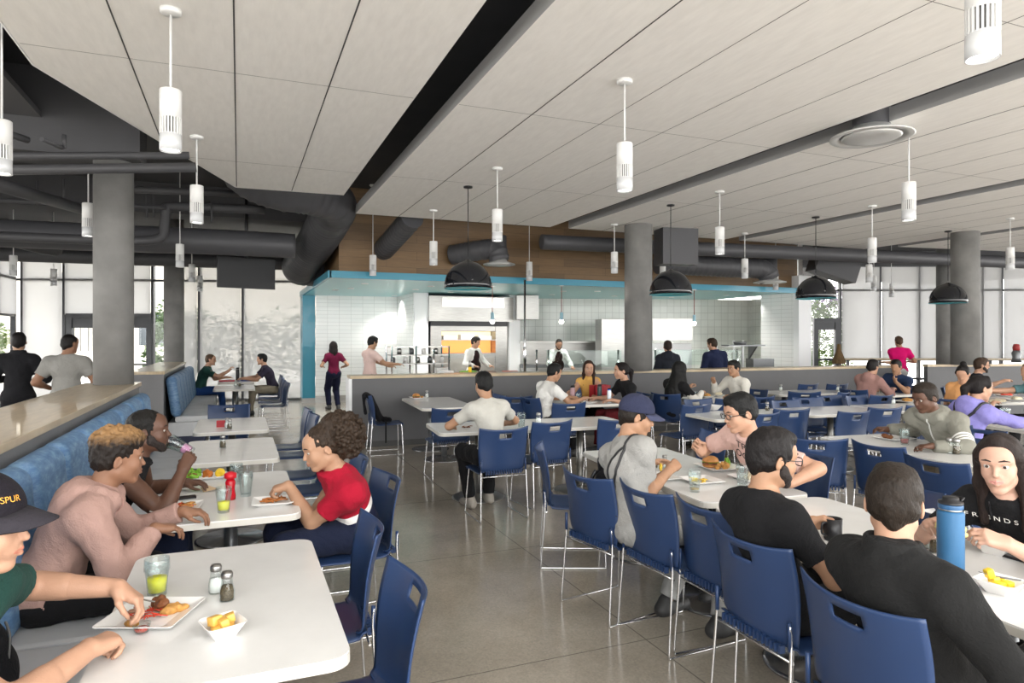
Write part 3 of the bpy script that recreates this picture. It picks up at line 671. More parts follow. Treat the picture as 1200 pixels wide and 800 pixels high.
for a,b in((1.75,5.24),(5.62,9.2),(9.57,13.15),(13.5,17.1)):
    y1=10.96 if a<13 else 10.4
    cloud('ceiling_cloud',[(a,-1.5),(b,-1.5),(b,y1-(.5 if a>13 else 0)),(a,y1)],[a+.7*k for k in range(1,5)],[],-1.5,y1-.55 if a>13 else y1)
    s=MB(); 
    for y in(2.74,5.5,8.25): s.box(a+.01,b-.01,y-.0025,y+.0025,3.699,3.702)
    struct(s.build('ceiling_seam',MATS['board_joint']))
# white trim bead on the left edge of the first cloud
s=MB(); s.tube([(-1.415,-1,3.72),(-1.415,5.93,3.72),(-.04,9.70,3.72)],.016,6); struct(s.build('trim_1',mat('trim_white',(.85,.85,.85),.4)))
# ---------------------------------------------------------------- low walls and columns
def lowwall(name,x0,x1,y0,y1,z,cap,capm):
    o=struct(MB().box(x0,x1,y0,y1,0,z-.045).build(name,M_lowg)); c=MB().box(x0-.02,x1+.02,y0-.02,y1+.02,z-.045,z,b=.004).build('wall_cap',capm,o); c['kind']='structure'; return o
lowwall('wall_left',-1.6,-1.07,-1.2,8.8,1.17,1,M_woodtop)
lowwall('wall_left_far',-1.55,-1.07,11.46,15.9,1.17,1,M_woodtop)
def column(x,y,r,z0,z1,label):
    o=MB(); o.lathe([(r,z0),(r,z1)],40,(x,y,0)); o.cur=0
    c=o.build('concrete_column',M_conc); tag(c,label,'column')
column(-1.285,8.50,.197,1.17,3.62,'round concrete column rising from the end of the near low wall at left')
column(-1.40,17.3,.215,0,4.5,'round concrete column beyond the far low wall, by the left windows')
cx,cy,_=atd(748,400,11.9); column(cx,cy,.245,1.10,4.5,'round concrete column standing through the grey counter before the kitchen')
cx4,cy4,_=atd(1131,400,12.75); column(cx4,cy4,.24,1.17,4.5,'round concrete column nearest the right windows, behind the dark low wall')
cx,cy,_=atd(1108,400,16.4); column(cx,cy,.2,0,4.5,'narrow concrete column half hidden behind the round one at right')
# grey bar-height divider in front of the kitchen
an=math.atan2(9.92-10.35,12.9-1.6); CR=Matrix.Translation((1.6,10.35,0))@Matrix.Rotation(an,4,'Z')
cnt=MB().box(0,11.3,0,.12,0,1.055,M=CR).build('wall_counter',M_grey); struct(cnt)
c=MB().box(-.03,11.32,-.03,.42,1.055,1.10,b=.004,M=CR).build('wall_cap',M_woodtop2,cnt); c['kind']='structure'
c=MB().box(-.05,-.001,0,.40,0,1.055,M=CR).box(0,.05,.12,.40,0,1.055,M=CR).build('wall_end',M_white,cnt); c['kind']='structure'
c=MB().box(.05,11.3,-.008,0,0,.09,M=CR).build('baseboard_counter',mat('base_dark',(.06,.06,.06),.5)); struct(c)
lx,ly=at(1087,427,1.17); LR=Matrix.Translation((lx,ly,0))@Matrix.Rotation(R(-14),4,'Z')
w=MB().box(0,9,0,.10,0,1.125,M=LR).build('wall_right',M_grey); struct(w)
c=MB().box(-.01,9,-.02,.12,1.125,1.17,b=.004,M=LR).build('wall_cap',M_woodtop2,w); c['kind']='structure'
# ---------------------------------------------------------------- window walls
WN=[0]
def glazing(ax,ay,bx,by,z0,z1,mulls,trans,shades,thin=False,doors=(),name=None):
    """window wall from a to b; mulls = fractions, trans = heights, shades = list of (f0,f1,z0,z1)"""
    WN[0]+=1; L=math.hypot(bx-ax,by-ay); T=Matrix.Translation((ax,ay,0))@Matrix.Rotation(math.atan2(by-ay,bx-ax),4,'Z')
    f=MB(); w=.035
    for i,m_ in enumerate(mulls): x=m_*L; f.box(x-w,x+w,-.06,.06,z0,z1,M=T)
    for z in trans+[z0+.03,z1-.03]: f.box(0,L,-.05,.05,z-.03,z+.03,M=T)
    for x0,x1,zt in doors:
        a,b=x0*L,x1*L
        f.box(a,b,-.09,.09,zt-.06,zt+.06,M=T); f.box(a,a+.14,-.07,.07,0,zt,M=T); f.box(b-.14,b,-.07,.07,0,zt,M=T); f.box(a+.14,b-.14,-.04,.04,.95,1.0,M=T)
        f.box(a+.14,b-.14,-.04,.04,zt-.32,zt-.06,M=T)
    o=struct(f.build('window_%d'%WN[0],M_frame))
    g=MB().box(0,L,-.008,.008,z0,z1,M=T).build('window_pane',M_glass,o); g['kind']='structure'
    for k,(a,b,c,d) in enumerate(shades):
        s=MB().add([T@Vector(v) for v in((a*L+w,-.076,c),(b*L-w,-.076,c),(b*L-w,-.076,d),(a*L+w,-.076,d))],[(0,1,2,3)]).build('roller_shade',M_shade2 if thin else M_shade,o); s['kind']='structure'
    return o
def fr(px,a,b):
    """fraction along wall a-b seen at photo column px"""
    s,c=math.sin(TH),math.cos(TH); u=(px-600)/FPX; dx,dy=(s+u*c),(c-u*s)
    ex,ey=b[0]-a[0],b[1]-a[1]; return (a[1]*dx-a[0]*dy)/(ex*dy-ey*dx)
A=(-5.45,21.15);B=(1.80,18.95)
F=lambda p: fr(p,A,B)
glazing(*A,*B,0,4.02,[F(27),F(76),F(179.5),F(205),1],[3.22],[(F(27),F(76),.0,4.0),(F(76),F(179.5),2.3,4.0)],doors=[(F(79),F(130),2.27),(F(133),F(179),2.27)])
a2=tuple(A[i]+(B[i]-A[i])*F(214) for i in(0,1)); F2=lambda p: fr(p,a2,B)
# replace the right half by a closer line of bays with thin shades
glazing(*a2,B[0],B[1]-.0,0,4.02,[F2(234),F2(285),.985],[3.22],[(0,F2(234),0,4),(F2(234),F2(285),0,4),(F2(285),.985,0,4)],thin=True)
glazing(-5.6,12,-5.45,21.0,0,4.02,[0,.5,.86,1],[3.22,2.27],[(0,.5,2.3,4),(.5,1,2.3,4.0)])
struct(MB().box(-5.8,2,21.3,21.6,4.02,4.7).box(-5.8,-5.5,10,21.3,4.02,4.7).build('wall_back_header',M_deck))
C=(16.75,16.75);D_=(26.2,12.6)
G=lambda p: fr(p,C,D_)
glazing(*C,*D_,0,4.05,[0,G(984),G(1030.5),G(1076),G(1099),G(1150),G(1173),1],[3.24],[(G(984),G(1030.5),1.02,4.0),(G(1030.5),G(1099),1.02,4.0),(G(1099),G(1173),1.02,4.0),(G(1173),1,1.02,4.0)],doors=[(G(953),G(983),2.27)])
struct(MB().box(0,11,-.1,.1,.95,1.02,M=Matrix.Translation((C[0],C[1],0))@Matrix.Rotation(math.atan2(D_[1]-C[1],D_[0]-C[0]),4,'Z')@Matrix.Translation((1,-.15,0))).build('trim_2',M_frame))
TT=Matrix.Translation((C[0],C[1],0))@Matrix.Rotation(math.atan2(D_[1]-C[1],D_[0]-C[0]),4,'Z')
struct(MB().box(-4,12,-.2,.2,4.05,4.7,M=TT).build('wall_right_header',M_deck))
# bar ledge with rail by the right windows
lg=MB(); lg.box(1.2,11,-1.15,-.65,1.0,1.05,M=TT); 
o=empty('window_bar',(0,0,0)); tag(o,'long pale high table running along the right windows','bar table')
lg.build('worktop',M_woodtop2,o)
for k in range(5):
    MB().box(1.4+k*2.2,1.46+k*2.2,-.95,-.85,0,1.0,M=TT).build('leg',M_frame,o)
# ---------------------------------------------------------------- kitchen box
M_tile=brickmat('white_wall_tile',(.78,.79,.78),(.74,.76,.75),(.55,.56,.55),1,.30,.10,.004,.18,0,rot=(R(90),0,0))
M_tile2=brickmat('pale_green_tile',(.62,.64,.60),(.58,.60,.56),(.42,.43,.40),1,.20,.20,.006,.15,0,rot=(R(90),0,0))
M_woodp=brickmat('oak_plank_cladding',(.25,.145,.06),(.18,.105,.045),(.05,.03,.015),1,1.6,.16,.002,.55,.37,rot=(R(90),0,0),noise_amt=.55)
SZ=2.79
struct(MB().box(1.55,12.75,12.55,19,SZ,SZ+.03).build('ceiling_kitchen',M_tealc))
struct(MB().box(1.53,12.75,12.50,12.56,SZ-.005,SZ+.125).box(1.50,1.56,12.50,18.6,SZ-.005,SZ+.125).build('trim_3',M_teal))
struct(MB().box(1.72,12.9,12.68,12.8,SZ+.03,4.5).box(1.72,1.84,12.8,19,SZ+.03,4.5).build('wall_bulkhead',M_woodp))
struct(MB().box(1.52,1.84,18.0,18.6,.12,SZ).build('wall_teal_post',M_teal)); struct(MB().box(1.51,1.85,17.98,18.62,0,.12).build('baseboard_post',M_steel))
def wallseg(name,a,b,z0,z1,m,t=.1):
    L=math.hypot(b[0]-a[0],b[1]-a[1]); o=MB().box(0,L,0,t,z0,z1).build(name,m); o.location=(a[0],a[1],0); o.rotation_euler=(0,0,math.atan2(b[1]-a[1],b[0]-a[0])); return struct(o)
wallseg('wall_kitchen_left',(1.84,17.95),(3.95,17.75),0,SZ,M_tile); wallseg('wall_kitchen_return',(3.93,17.8),(3.93,15.95),0,SZ,M_tile,.02)
wallseg('baseboard_kitchen',(1.84,17.92),(3.93,17.72),0,.18,M_steel,.02)
struct(MB().box(3.95,4.30,15.9,18,0,SZ).build('wall_kitchen_pier',M_white)); struct(MB().box(6.45,6.75,15.9,18,0,SZ).build('wall_kitchen_pier',M_white))
wallseg('wall_kitchen_back',(6.75,17.35),(13.75,15.2),0,SZ,M_tile2)
wallseg('wall_kitchen_side',(13.72,15.25),(13.05,13.4),0,SZ,M_tile2)
struct(MB().box(3.95,6.75,17.9,18.0,0,SZ).build('wall_kitchen_rear',M_steel))
wallseg('wall_kitchen_right',(12.55,13.55),(12.72,12.62),0,SZ+.0,M_tile,.25)
struct(MB().box(12.72,13.13,12.45,12.75,0,3.22).build('wall_pier_right',M_white))
wallseg('wall_pier_side',(13.10,12.7),(16.95,16.75),0,4.05,M_white)
DL=['leftmost at the rear','second from the left end','third from the left end, frontmost there','at the white tiled return left of the oven','above the left side of the oven hood','above the oven hood, right of the corner one','directly above the middle of the hood','at the hood\'s right end','above the grey wall cabinet','just right of the second red cord','left of the round column, front','left of the round column, rear','right of the second dome lamp','over the right tiled corner, front','nearest the white tile pier','right behind the second dome lamp']
for i,(px,py) in enumerate([(393,339.5),(411,337.5),(427.5,332),(462,346),(487,339),(505,335),(528,342),(572,342),(647,345),(660,341),(700,341),(720,346.5),(787,348),(851,345.5),(880,346.5),(770,344)]):
    x,y=at(px,py,SZ)
    if y<12.9: y=13.2
    o=empty('downlight',(x,y,SZ)); tag(o,'small round downlight in the teal ceiling, '+DL[i],'downlight','recessed downlights in the teal ceiling')
    MB().lathe([(.075,0),(.075,-.012),(.055,-.012),(.055,-.004)],20).build('trim_ring',M_white,o); MB().lathe([(.054,-.003),(.0,-.0031)],20).build('lens',M_white_em,o)
    if True:
        l=bpy.data.lights.new('downlight','SPOT'); l.energy=75; l.spot_size=R(120); l.spot_blend=.6; l.shadow_soft_size=.05; l.color=(1,.96,.9)
        lo=bpy.data.objects.new('downlight_lamp',l); COL.objects.link(lo); lo.parent=o; lo.location=(0,0,-.03)
# ---------------------------------------------------------------- ducts and pipes
def ringed(pts,r,rib=.012,step=.09,n=28):
    """spiral duct: a swept tube whose radius swells at each lock seam"""
    P=smooth_path(pts,14); out=[P[0]]; acc=0
    for i in range(1,len(P)):
        seg=(P[i]-P[i-1]).length; k=max(1,int(seg/(step/4)))
        for j in range(1,k+1): out.append(P[i-1].lerp(P[i],j/k))
    rs=[];d=0
    for i,p in enumerate(out):
        if i: d+=(p-out[i-1]).length
        rs.append(r+(rib if (d/step)%1<.28 else 0))
    return out,rs,n
def duct(name,label,pts,r,rib=.012,step=.12,cat='duct',group=None,m=None):
    o,rs,n=ringed(pts,r,rib,step); b=MB(); b.tube(o,rs,n); x=b.build(name,m or M_duct); tag(x,label,cat,group); return x
duct('spiral_duct','large ribbed dark duct curling down from the ceiling cloud towards the oak bulkhead',[(.0,10.75,4.45),(.12,10.75,4.15),(.55,10.75,3.98),(1.1,10.8,3.94),(1.44,11.15,3.86),(1.44,12.0,3.70),(1.32,13.4,3.42),(1.2,14.5,3.24),(1.25,15.1,3.18),(1.68,15.3,3.18)],.34,.016,.10)
duct('air_duct','long plain grey duct crossing under the deck above the left windows',[(-3.85,12.6,3.31),(-2,12.6,3.32),(-.5,12.6,3.34),(.93,12.6,3.34)],.22,.004,1.2)
duct('air_duct','second slimmer grey duct running low before the left window heads',[(-8,16.2,3.35),(-2,16.2,3.38),(1.7,16.2,3.4)],.15,.003,1.2)
duct('spiral_duct','big dark spiral duct end at the far left edge under the deck',[(-9,9.0,3.62),(-6.2,9.9,3.46),(-4.9,11.0,3.40),(-4.2,12.5,3.35)],.28,.010,.09)
def pipe(label,pts,r,round_=False):
    b=MB(); b.tube(smooth_path(pts,6) if round_ else pts,r,10); x=b.build('ceiling_pipe',M_pipe); tag(x,label,'pipe'); return x
def PX(px,py,Y):  # point on the vertical plane y=Y
    s,c=math.sin(TH),math.cos(TH); u=(px-600)/FPX; d=Y/(c-u*s); return atd(px,py,d)
pipe('straight pipe highest across the dark deck at upper left',[PX(-60,183,7.2),PX(222,182,7.2)],.035)
pipe('thick pipe passing in front of the head of the left column',[PX(-60,200,7.0),PX(230,196,7.0)],.045)
pipe('pipe sloping down from the left edge towards the column',[(PX(-30,208,7.6)),PX(102,247,11.0)],.07)
pipe('pipe running level right of the left column, just under the cloud tip',[PX(158,222,11.5),PX(300,228,11.5)],.055)
pipe('pipe that drops with an elbow left of the big duct',[PX(310,246,12.0),PX(206,242,12.0),PX(195,246,12.0),PX(193,262,12.0),PX(188,278,12.0),PX(150,282,12.0),PX(-20,276,12.0)],.075,True)
pipe('slim pipe just above the long grey duct',[PX(-30,234,11.8),PX(195,243,11.8)],.03)
pipe('lowest pipe bending up near the window heads at left',[PX(-20,274,14.0),PX(60,293,14.5),PX(65,286,14.5),PX(66,270,14.5)],.10,True)
for i,(px,y0,y1) in enumerate([(75,210,235),(44,212,240),(172,225,255),(180,225,255),(248,235,262),(46,180,200)]):
    pipe(['thin hanger rod left of the near column','thin hanger rod at far upper left','pair rod of hangers right of the near column, left one','pair rod of hangers right of the near column, right one','short hanger rod left of the curled duct','stub pipe on the deck left of the column'][i],[PX(px,y0,11.9),PX(px,y1,11.9)],.015)
pipe('bracket pipe under the painted deck near the cloud edge',[PX(-10,150,6.6),PX(32,164,6.9)],.03)
pipe('short bent bracket under the deck beside the cloud edge',[PX(49,163,7.0),PX(72,173,7.3),PX(75,173,7.3),PX(75,158,7.3)],.02)
# ducts over the servery
duct('air_duct','long dark duct running above the servery from the round column to the right windows',[(5.3,11.45,3.5),(8,11.2,3.5),(14.5,10.5,3.5),(24,9.6,3.5)],.14,.003,1.4)
duct('air_duct','short dark duct slanting out of the oak bulkhead above the serving station',[(2.75,11.2,3.75),(2.55,12.75,3.35)],.19,.01,.1)
duct('air_duct','elbow duct above the nearest black dome lamp',[(3.9,12.6,3.32),(4.35,12.1,3.38),(4.55,11.9,3.36),(4.60,11.86,3.15)],.19,.01,.1)
duct('air_duct','dark duct with an elbow over the right end of the servery',[(8.3,12.0,3.28),(10.2,11.8,3.25),(10.9,11.7,3.22),(11.05,11.66,3.0)],.22,.01,.12)
b=MB(); b.box(-.5,.5,-.25,.25,-.35,1.0); o=b.build('air_duct',M_duct); x,y,z=atd(978,308,15.6); o.location=(x,y,z); o.rotation_euler=(0,R(18),R(-20)); tag(o,'angular rectangular duct piece above the white pier at right','duct')
b=MB(); b.box(-.35,.35,-.2,.2,-.22,1.2); o=b.build('air_duct',M_duct); x,y,z=atd(792,300,12.4); o.location=(x,y,z+.05); o.rotation_euler=(0,0,R(-10)); tag(o,'boxy dark duct behind the dome lamp right of the column','duct')
def diffuser(x,y,z,r,label):
    o=empty('ceiling_diffuser',(x,y,z)); tag(o,label,'air diffuser')
    mt=mat('diffuser_metal',(.55,.55,.54),.35,metal=.3)
    MB().lathe([(r*.45,.10),(r*.5,.06),(r*.98,.012),(r,0),(r*.97,-.006),(r*.80,.0),(r*.76,.02)],48).build('outer_ring',mt,o)
    MB().lathe([(r*.70,.015),(r*.72,0),(r*.66,-.012),(r*.45,-.022),(r*.0,-.026)],48).build('centre_plate',mt,o)
    MB().lathe([(r*.45,.09),(r*.45,.55)],28).build('collar',M_duct,o)
x,y,z=atd(1021,161,6.35); diffuser(x,y,z,.365,'large round metal air diffuser set in the slot of the white ceiling')
x,y,z=atd(549,302,12.6); diffuser(4.60,11.86,3.08,.31,'round air diffuser hanging directly above the nearest dome lamp')
diffuser(11.05,11.66,2.93,.36,'round air diffuser under the elbow duct near the white pier')
# ---------------------------------------------------------------- outside
M_leaf=mat('hedge_leaf',(.16,.27,.05),.6,var=.5,vscale=30); M_leafd=mat('tree_leaf',(.10,.17,.07),.6,var=.4,vscale=20)
struct(MB().box(-60,80,21.5,90,-.3,-.05).box(-60,-6.2,-20,21.5,-.3,-.05).build('ground_outside',mat('paving',(.62,.60,.56),.8,var=.05)))
def foliage(name,label,c,rad,n,leaf,m,cat='tree',trunk=True,seed=1):
    rg=random.Random(seed); o=empty(name,(c[0],c[1],0)); tag(o,label,cat); b=MB()
    for i in range(n):
        u=rg.uniform(-1,1);t=rg.uniform(0,2*PI); q=math.sqrt(1-u*u); k=rg.uniform(.6,1)**.5
        lump=1+.22*math.sin(3*t+seed)+.15*math.sin(5*u+t)
        p=Vector((rad[0]*q*math.cos(t)*k*lump,rad[1]*q*math.sin(t)*k*lump,c[2]+rad[2]*u*k*lump))
        if p.z<.05: continue
        Rm=Matrix.Rotation(rg.uniform(0,6.3),3,'Z')@Matrix.Rotation(rg.uniform(0,3),3,'X'); s=leaf*rg.uniform(.7,1.4)
        b.add([p+Rm@Vector(v) for v in((-s*.5,0,0),(0,-s*.25,0),(s*.5,0,0),(0,s*.25,.1*s))],[(0,1,2,3)])
    b.build('foliage',m,o)
    if trunk: 
        t_=MB(); t_.tube([(0,0,-.1),(.05,0,c[2]*.6),(0,0,c[2])],[.09,.07,.05],8); t_.tube([(.03,0,c[2]*.5),(rad[0]*.4,0,c[2]+rad[2]*.3)],[.04,.02],6); t_.tube([(.03,0,c[2]*.55),(-rad[0]*.4,.1,c[2]+rad[2]*.4)],[.04,.02],6); t_.build('trunk',mat('bark',(.12,.09,.06),.9),o)
foliage('outdoor_tree','leafy tree seen hazily through the shade behind the seated pair',(.3,24,1.2),(1.3,1.1,1.15),1500,.16,M_leafd,seed=3)
foliage('outdoor_tree','leafy tree at the right end of the left windows',(2.3,27.5,1.4),(1.8,1.2,1.4),1900,.16,M_leafd,seed=5)
foliage('outdoor_tree','small tree farther left behind the thin shade',(-1.9,26,1.5),(1.2,1.2,1.3),3500,.16,M_leafd,seed=8)
foliage('outdoor_shrub','bright green shrub outside the door at the far left edge',(-7.6,24.6,1.3),(1.0,1.0,1.2),4000,.14,M_leaf,'shrub',seed=9)
foliage('climbing_hedge','bright green leafy hedge outside the narrow door by the white pier',(23.4,21.8,1.7),(2.2,.6,1.65),9000,.12,M_leaf,'hedge',False,seed=4)
foliage('flowering_shrub','purple flowering shrub above the hedge beyond the right door',(25.5,23.8,3.6),(2.4,.6,.6),3000,.13,mat('purple_leaf',(.25,.17,.33),.7,var=.3),'shrub',True,seed=14)
bo=empty('building',(-7.5,40,0)); tag(bo,'pale building outside with slatted facade seen through the glass door','building')
MB().box(-6,14,0,8,0,7).build('wall',mat('stucco',(.72,.68,.60),.8),bo)
s=MB(); [s.box(-1.2+i*.35,-1.05+i*.35,-.3,-.05,1,5) for i in range(10)]; s.build('slat_screen',mat('slat_grey',(.2,.2,.2),.6),bo)
MB().box(2.6,4.6,-.06,.0,1.3,3.0).build('window',mat('dark_glass',(.05,.06,.07),.1),bo)
# ---------------------------------------------------------------- pendants
M_pw=mat('pendant_white',(.66,.66,.65),.35); M_pw2=mat('pendant_frosted',(.55,.56,.57),.25,alpha=1)
M_glow=mat('pendant_lens',(1,.96,.9),.4,emit=7); M_slot=mat('slot_core_grey',(.10,.10,.10),.6)  # slot core is plain dark grey behind the fins
def make_pendant(ztop,bottom=2.83):
    """origin at the ceiling"""
    L=ztop-bottom; z=-L; r=.0625
    o=empty('pendant_light',(0,0,0))
    MB().lathe([(.062,0),(.062,-.022),(.05,-.03),(.012,-.034)],28).build('canopy',M_pw,o)
    MB().tube([(0,0,-.03),(0,0,z+.37)],.0075,8).build('stem',M_pw,o)
    sh=MB().lathe([(.0,z+.375),(r-.004,z+.375),(r,z+.371),(r,z+.20),(r-.006,z+.20),(r-.006,z+.36)],32).build('shade',M_pw,o)
    MB().lathe([(r-.012,z+.205),(r-.012,z+.105)],28).build('slot_core',M_slot,sh)
    f=MB()
    for k in range(22):
        a=2*PI*k/22; c,s=math.cos(a),math.sin(a); M=Matrix.Translation((0,0,z))@Matrix.Rotation(a,4,'Z'); f.box(r-.010,r,-.0044,.0044,.10,.205,M=M)
    f.build('slotted_band',M_pw,o)
    MB().lathe([(r-.006,z+.105),(r,z+.105),(r,z),(r-.004,z),(r-.006,z+.02)],32).build('lower_ring',M_pw2,o)
    MB().lathe([(r-.006,z+.012),(0,z+.0119)],28).build('lens',M_glow,o)
    return o
def add_spot(o,L,e=20,name='pendant_lamp'):
    l=bpy.data.lights.new(name,'SPOT'); l.energy=e; l.spot_size=R(88); l.spot_blend=.7; l.shadow_soft_size=.055; l.color=(1,.95,.88)
    lo=bpy.data.objects.new(name,l); COL.objects.link(lo); lo.parent=o; lo.location=(0,0,-L-.01)
pp=[(200,177,0,'white slotted pendant light nearest at upper left, under the first cloud'),(230.6,261.4,0,'white pendant light at the slanted edge of the first cloud'),
 (103.5,277,1,'white pendant hanging from the dark deck left of the near column'),(2,204,1,'white pendant cut by the left edge of the frame'),
 (210.8,313,1,'small pendant in front of the farther left column'),(224.8,330.7,1,'small dark pendant just right of the farther left column'),(234.3,341,1,'tiniest pendant left of the television'),
 (15.7,323,1,'small pendant before the far left window bay'),(63,334.8,1,'small pendant between the left window bays'),
 (437,322.8,1,'pendant in front of the left end of the oak bulkhead'),(508,310.6,0,'pendant left of the nearest black dome'),(582.8,282.5,0,'pendant just right of the nearest black dome'),
 (620.3,328.8,1,'thin pendant over the servery left of the round column'),(720,320,0,'pendant just left of the round column'),(843.4,298,0,'pendant between the second and third dome lamps'),
 (872.8,326,0,'smaller pendant right behind the one between dome lamps'),(909,339.4,1,'small pendant near the white pier'),
 (732,224,0,'white pendant hanging mid frame under the big cloud'),(1065,258.5,0,'pendant beside the round ceiling diffuser'),(1151.5,69,0,'white pendant at the upper right corner'),
 (1022,307.6,0,'pendant before the right windows, upper of the close cluster'),(1018.5,331,1,'pendant before the right windows, lower of the close cluster'),(1024,341,1,'tiny pendant lowest in the cluster before the right windows'),
 (1044.6,348,1,'tiny pendant alone before the right window mullions'),(1124,333.4,1,'pendant in front of the right round column'),(1183.8,316,0,'pendant near the right edge of the frame'),(776.6,331,1,'pendant hidden partly by the second dome lamp')]
protos={0:make_pendant(3.70),1:make_pendant(4.5)}; used={0:False,1:False}
for i,(px,py,dk,lab) in enumerate(pp):
    x,y=at(px,py,2.83); zt=4.5 if dk else 3.70
    if dk and 1.56<x<12.6 and y>12.35: y=12.3
    if i==2: x,y=at(px,py,2.83)
    o=protos[dk] if not used[dk] else clone(protos[dk]); used[dk]=True
    o.location=(x,y,zt); tag(o,lab,'pendant light','white cylinder pendants'); 
for o in [q for q in COL.objects if q.name.startswith('pendant_light')]:
    add_spot(o,o.location.z-2.83)
M_domeo=mat('dome_black_gloss',(.008,.009,.012),.12,coat=.5); M_domei=mat('dome_teal_inside',(.03,.30,.36),.4)
def dome(px,py,lab):
    x,y=at(px,py,2.34); o=empty('dome_lamp',(x,y,3.70)); tag(o,lab,'pendant light','black dome pendants'); z=-1.36; r=.318
    MB().lathe([(.06,0),(.06,-.02),(.012,-.03)],24).build('canopy',M_black,o); MB().tube([(0,0,-.02),(0,0,z+.42)],.006,8).build('stem',M_black,o)
    P=[(.0,.385),(.03,.385),(.05,.365),(.14,.335),(.215,.28),(.275,.20),(.305,.12),(.318,.055),(.318,0)]
    MB().lathe([(a,z+b) for a,b in P]+[(.318,z-.0)],56).build('shade',M_domeo,o)
    MB().lathe([(a*.985,z+b-.006) for a,b in P[1:]]+[(.318,z-.001)],56).build('shade_lining',M_domei,o)
    b=MB(); b.sphere((0,0,z+.20),.05,16); b.build('bulb',M_white_em,o)
    MB().tube([(0,0,z+.24),(0,0,z+.38)],.025,12).build('socket',M_black,o)
    l=bpy.data.lights.new('dome_light','POINT'); l.energy=45; l.shadow_soft_size=.06; l.color=(1,.94,.85); lo=bpy.data.objects.new('dome_light',l); COL.objects.link(lo); lo.parent=o; lo.location=(0,0,z+.10)
dome(548.5,338,'nearest black dome lamp with teal inside, over the middle tables'); dome(786,345,'black dome lamp just right of the round column'); dome(956,349.6,'black dome lamp before the white pier'); dome(1111,355,'black dome lamp farthest right, before the columns')
# bulb pendants inside the servery
for px,py,lab in((577,378,'small red-corded bulb lamp before the oven hood'),(658,378,'small red-corded bulb lamp before the tiled wall left of the column'),(813.5,380,'small red-corded bulb lamp right of the round column')):
    x,y,z=atd(px,py,14.0 if px<800 else 15.2); o=empty('cord_lamp',(x,y,SZ)); tag(o,lab,'pendant light')
    MB().lathe([(.05,0),(.05,-.02)],16).build('canopy',M_white,o); MB().tube([(0,0,-.02),(0,0,z-SZ+.2)],.008,6).build('cord',mat('red_cord',(.25,.06,.05),.6),o)
    MB().lathe([(.02,z-SZ+.22),(.035,z-SZ+.20),(.035,z-SZ+.08),(.05,z-SZ+.06)],16).build('socket',mat('socket_blue',(.35,.55,.65),.3),o)
    b=MB(); b.sphere((0,0,z-SZ+.02),.05,14); b.build('bulb',M_white_em,o)
# ---------------------------------------------------------------- television
x,y,z=atd(289,320,12.6); o=empty('television',(x,y,z)); o.rotation_euler=(0,0,R(16)); tag(o,'flat black television hanging from the deck before the left windows','television')
MB().box(-.53,.53,-.03,.03,-.29,.29,b=.008).build('case',M_black,o); MB().box(-.515,.515,-.034,-.030,-.275,.275).build('screen',mat('tv_screen',(.010,.011,.013),.5),o)
MB().tube([(0,.02,.25),(0,.02,4.5-z)],.03,10).box(-.15,.15,.03,.06,.0,.25).build('ceiling_mount',M_black,o)
# ---------------------------------------------------------------- chairs
M_blue=mat('blue_shell_plastic',(.019,.042,.112),.33,spec=.5,var=.04,vscale=3)
def shell(prof,wid,curve,hole=None,th=.007,nu=24,taper=None):
    """prof: (y,z) polyline; wid(t) half width; curve(t) forward wrap of the sides"""
    bm=bmesh.new(); n=len(prof)-1; NV=28; pts=smooth_path([(0,y,z) for y,z in prof],6); m=len(pts)-1; g=[]
    for j in range(NV+1):
        t=j/NV; q=t*m; k=min(int(q),m-1); p=pts[k].lerp(pts[k+1],q-k); row=[]
        for i in range(nu+1):
            u=i/nu*2-1; w=wid(t); cdy,cdz=curve(t,u); row.append(bm.verts.new((u*w,p.y+cdy,p.z+cdz)))
        g.append(row)
    for j in range(NV):
        for i in range(nu):
            u=(i+.5)/nu*2-1; t=(j+.5)/NV
            if hole and hole(u,t): continue
            bm.faces.new((g[j][i],g[j][i+1],g[j+1][i+1],g[j+1][i]))
    bmesh.ops.delete(bm,geom=[v for v in bm.verts if not v.link_faces],context='VERTS')
    bmesh.ops.recalc_face_normals(bm,faces=bm.faces); bmesh.ops.solidify(bm,geom=bm.faces[:],thickness=th)
    for f in bm.faces: f.smooth=True
    return bm
def bmobj(name,bm,m,parent):
    me=bpy.data.meshes.new(name); bm.to_mesh(me); bm.free(); o=link(name,me,m,parent); return o
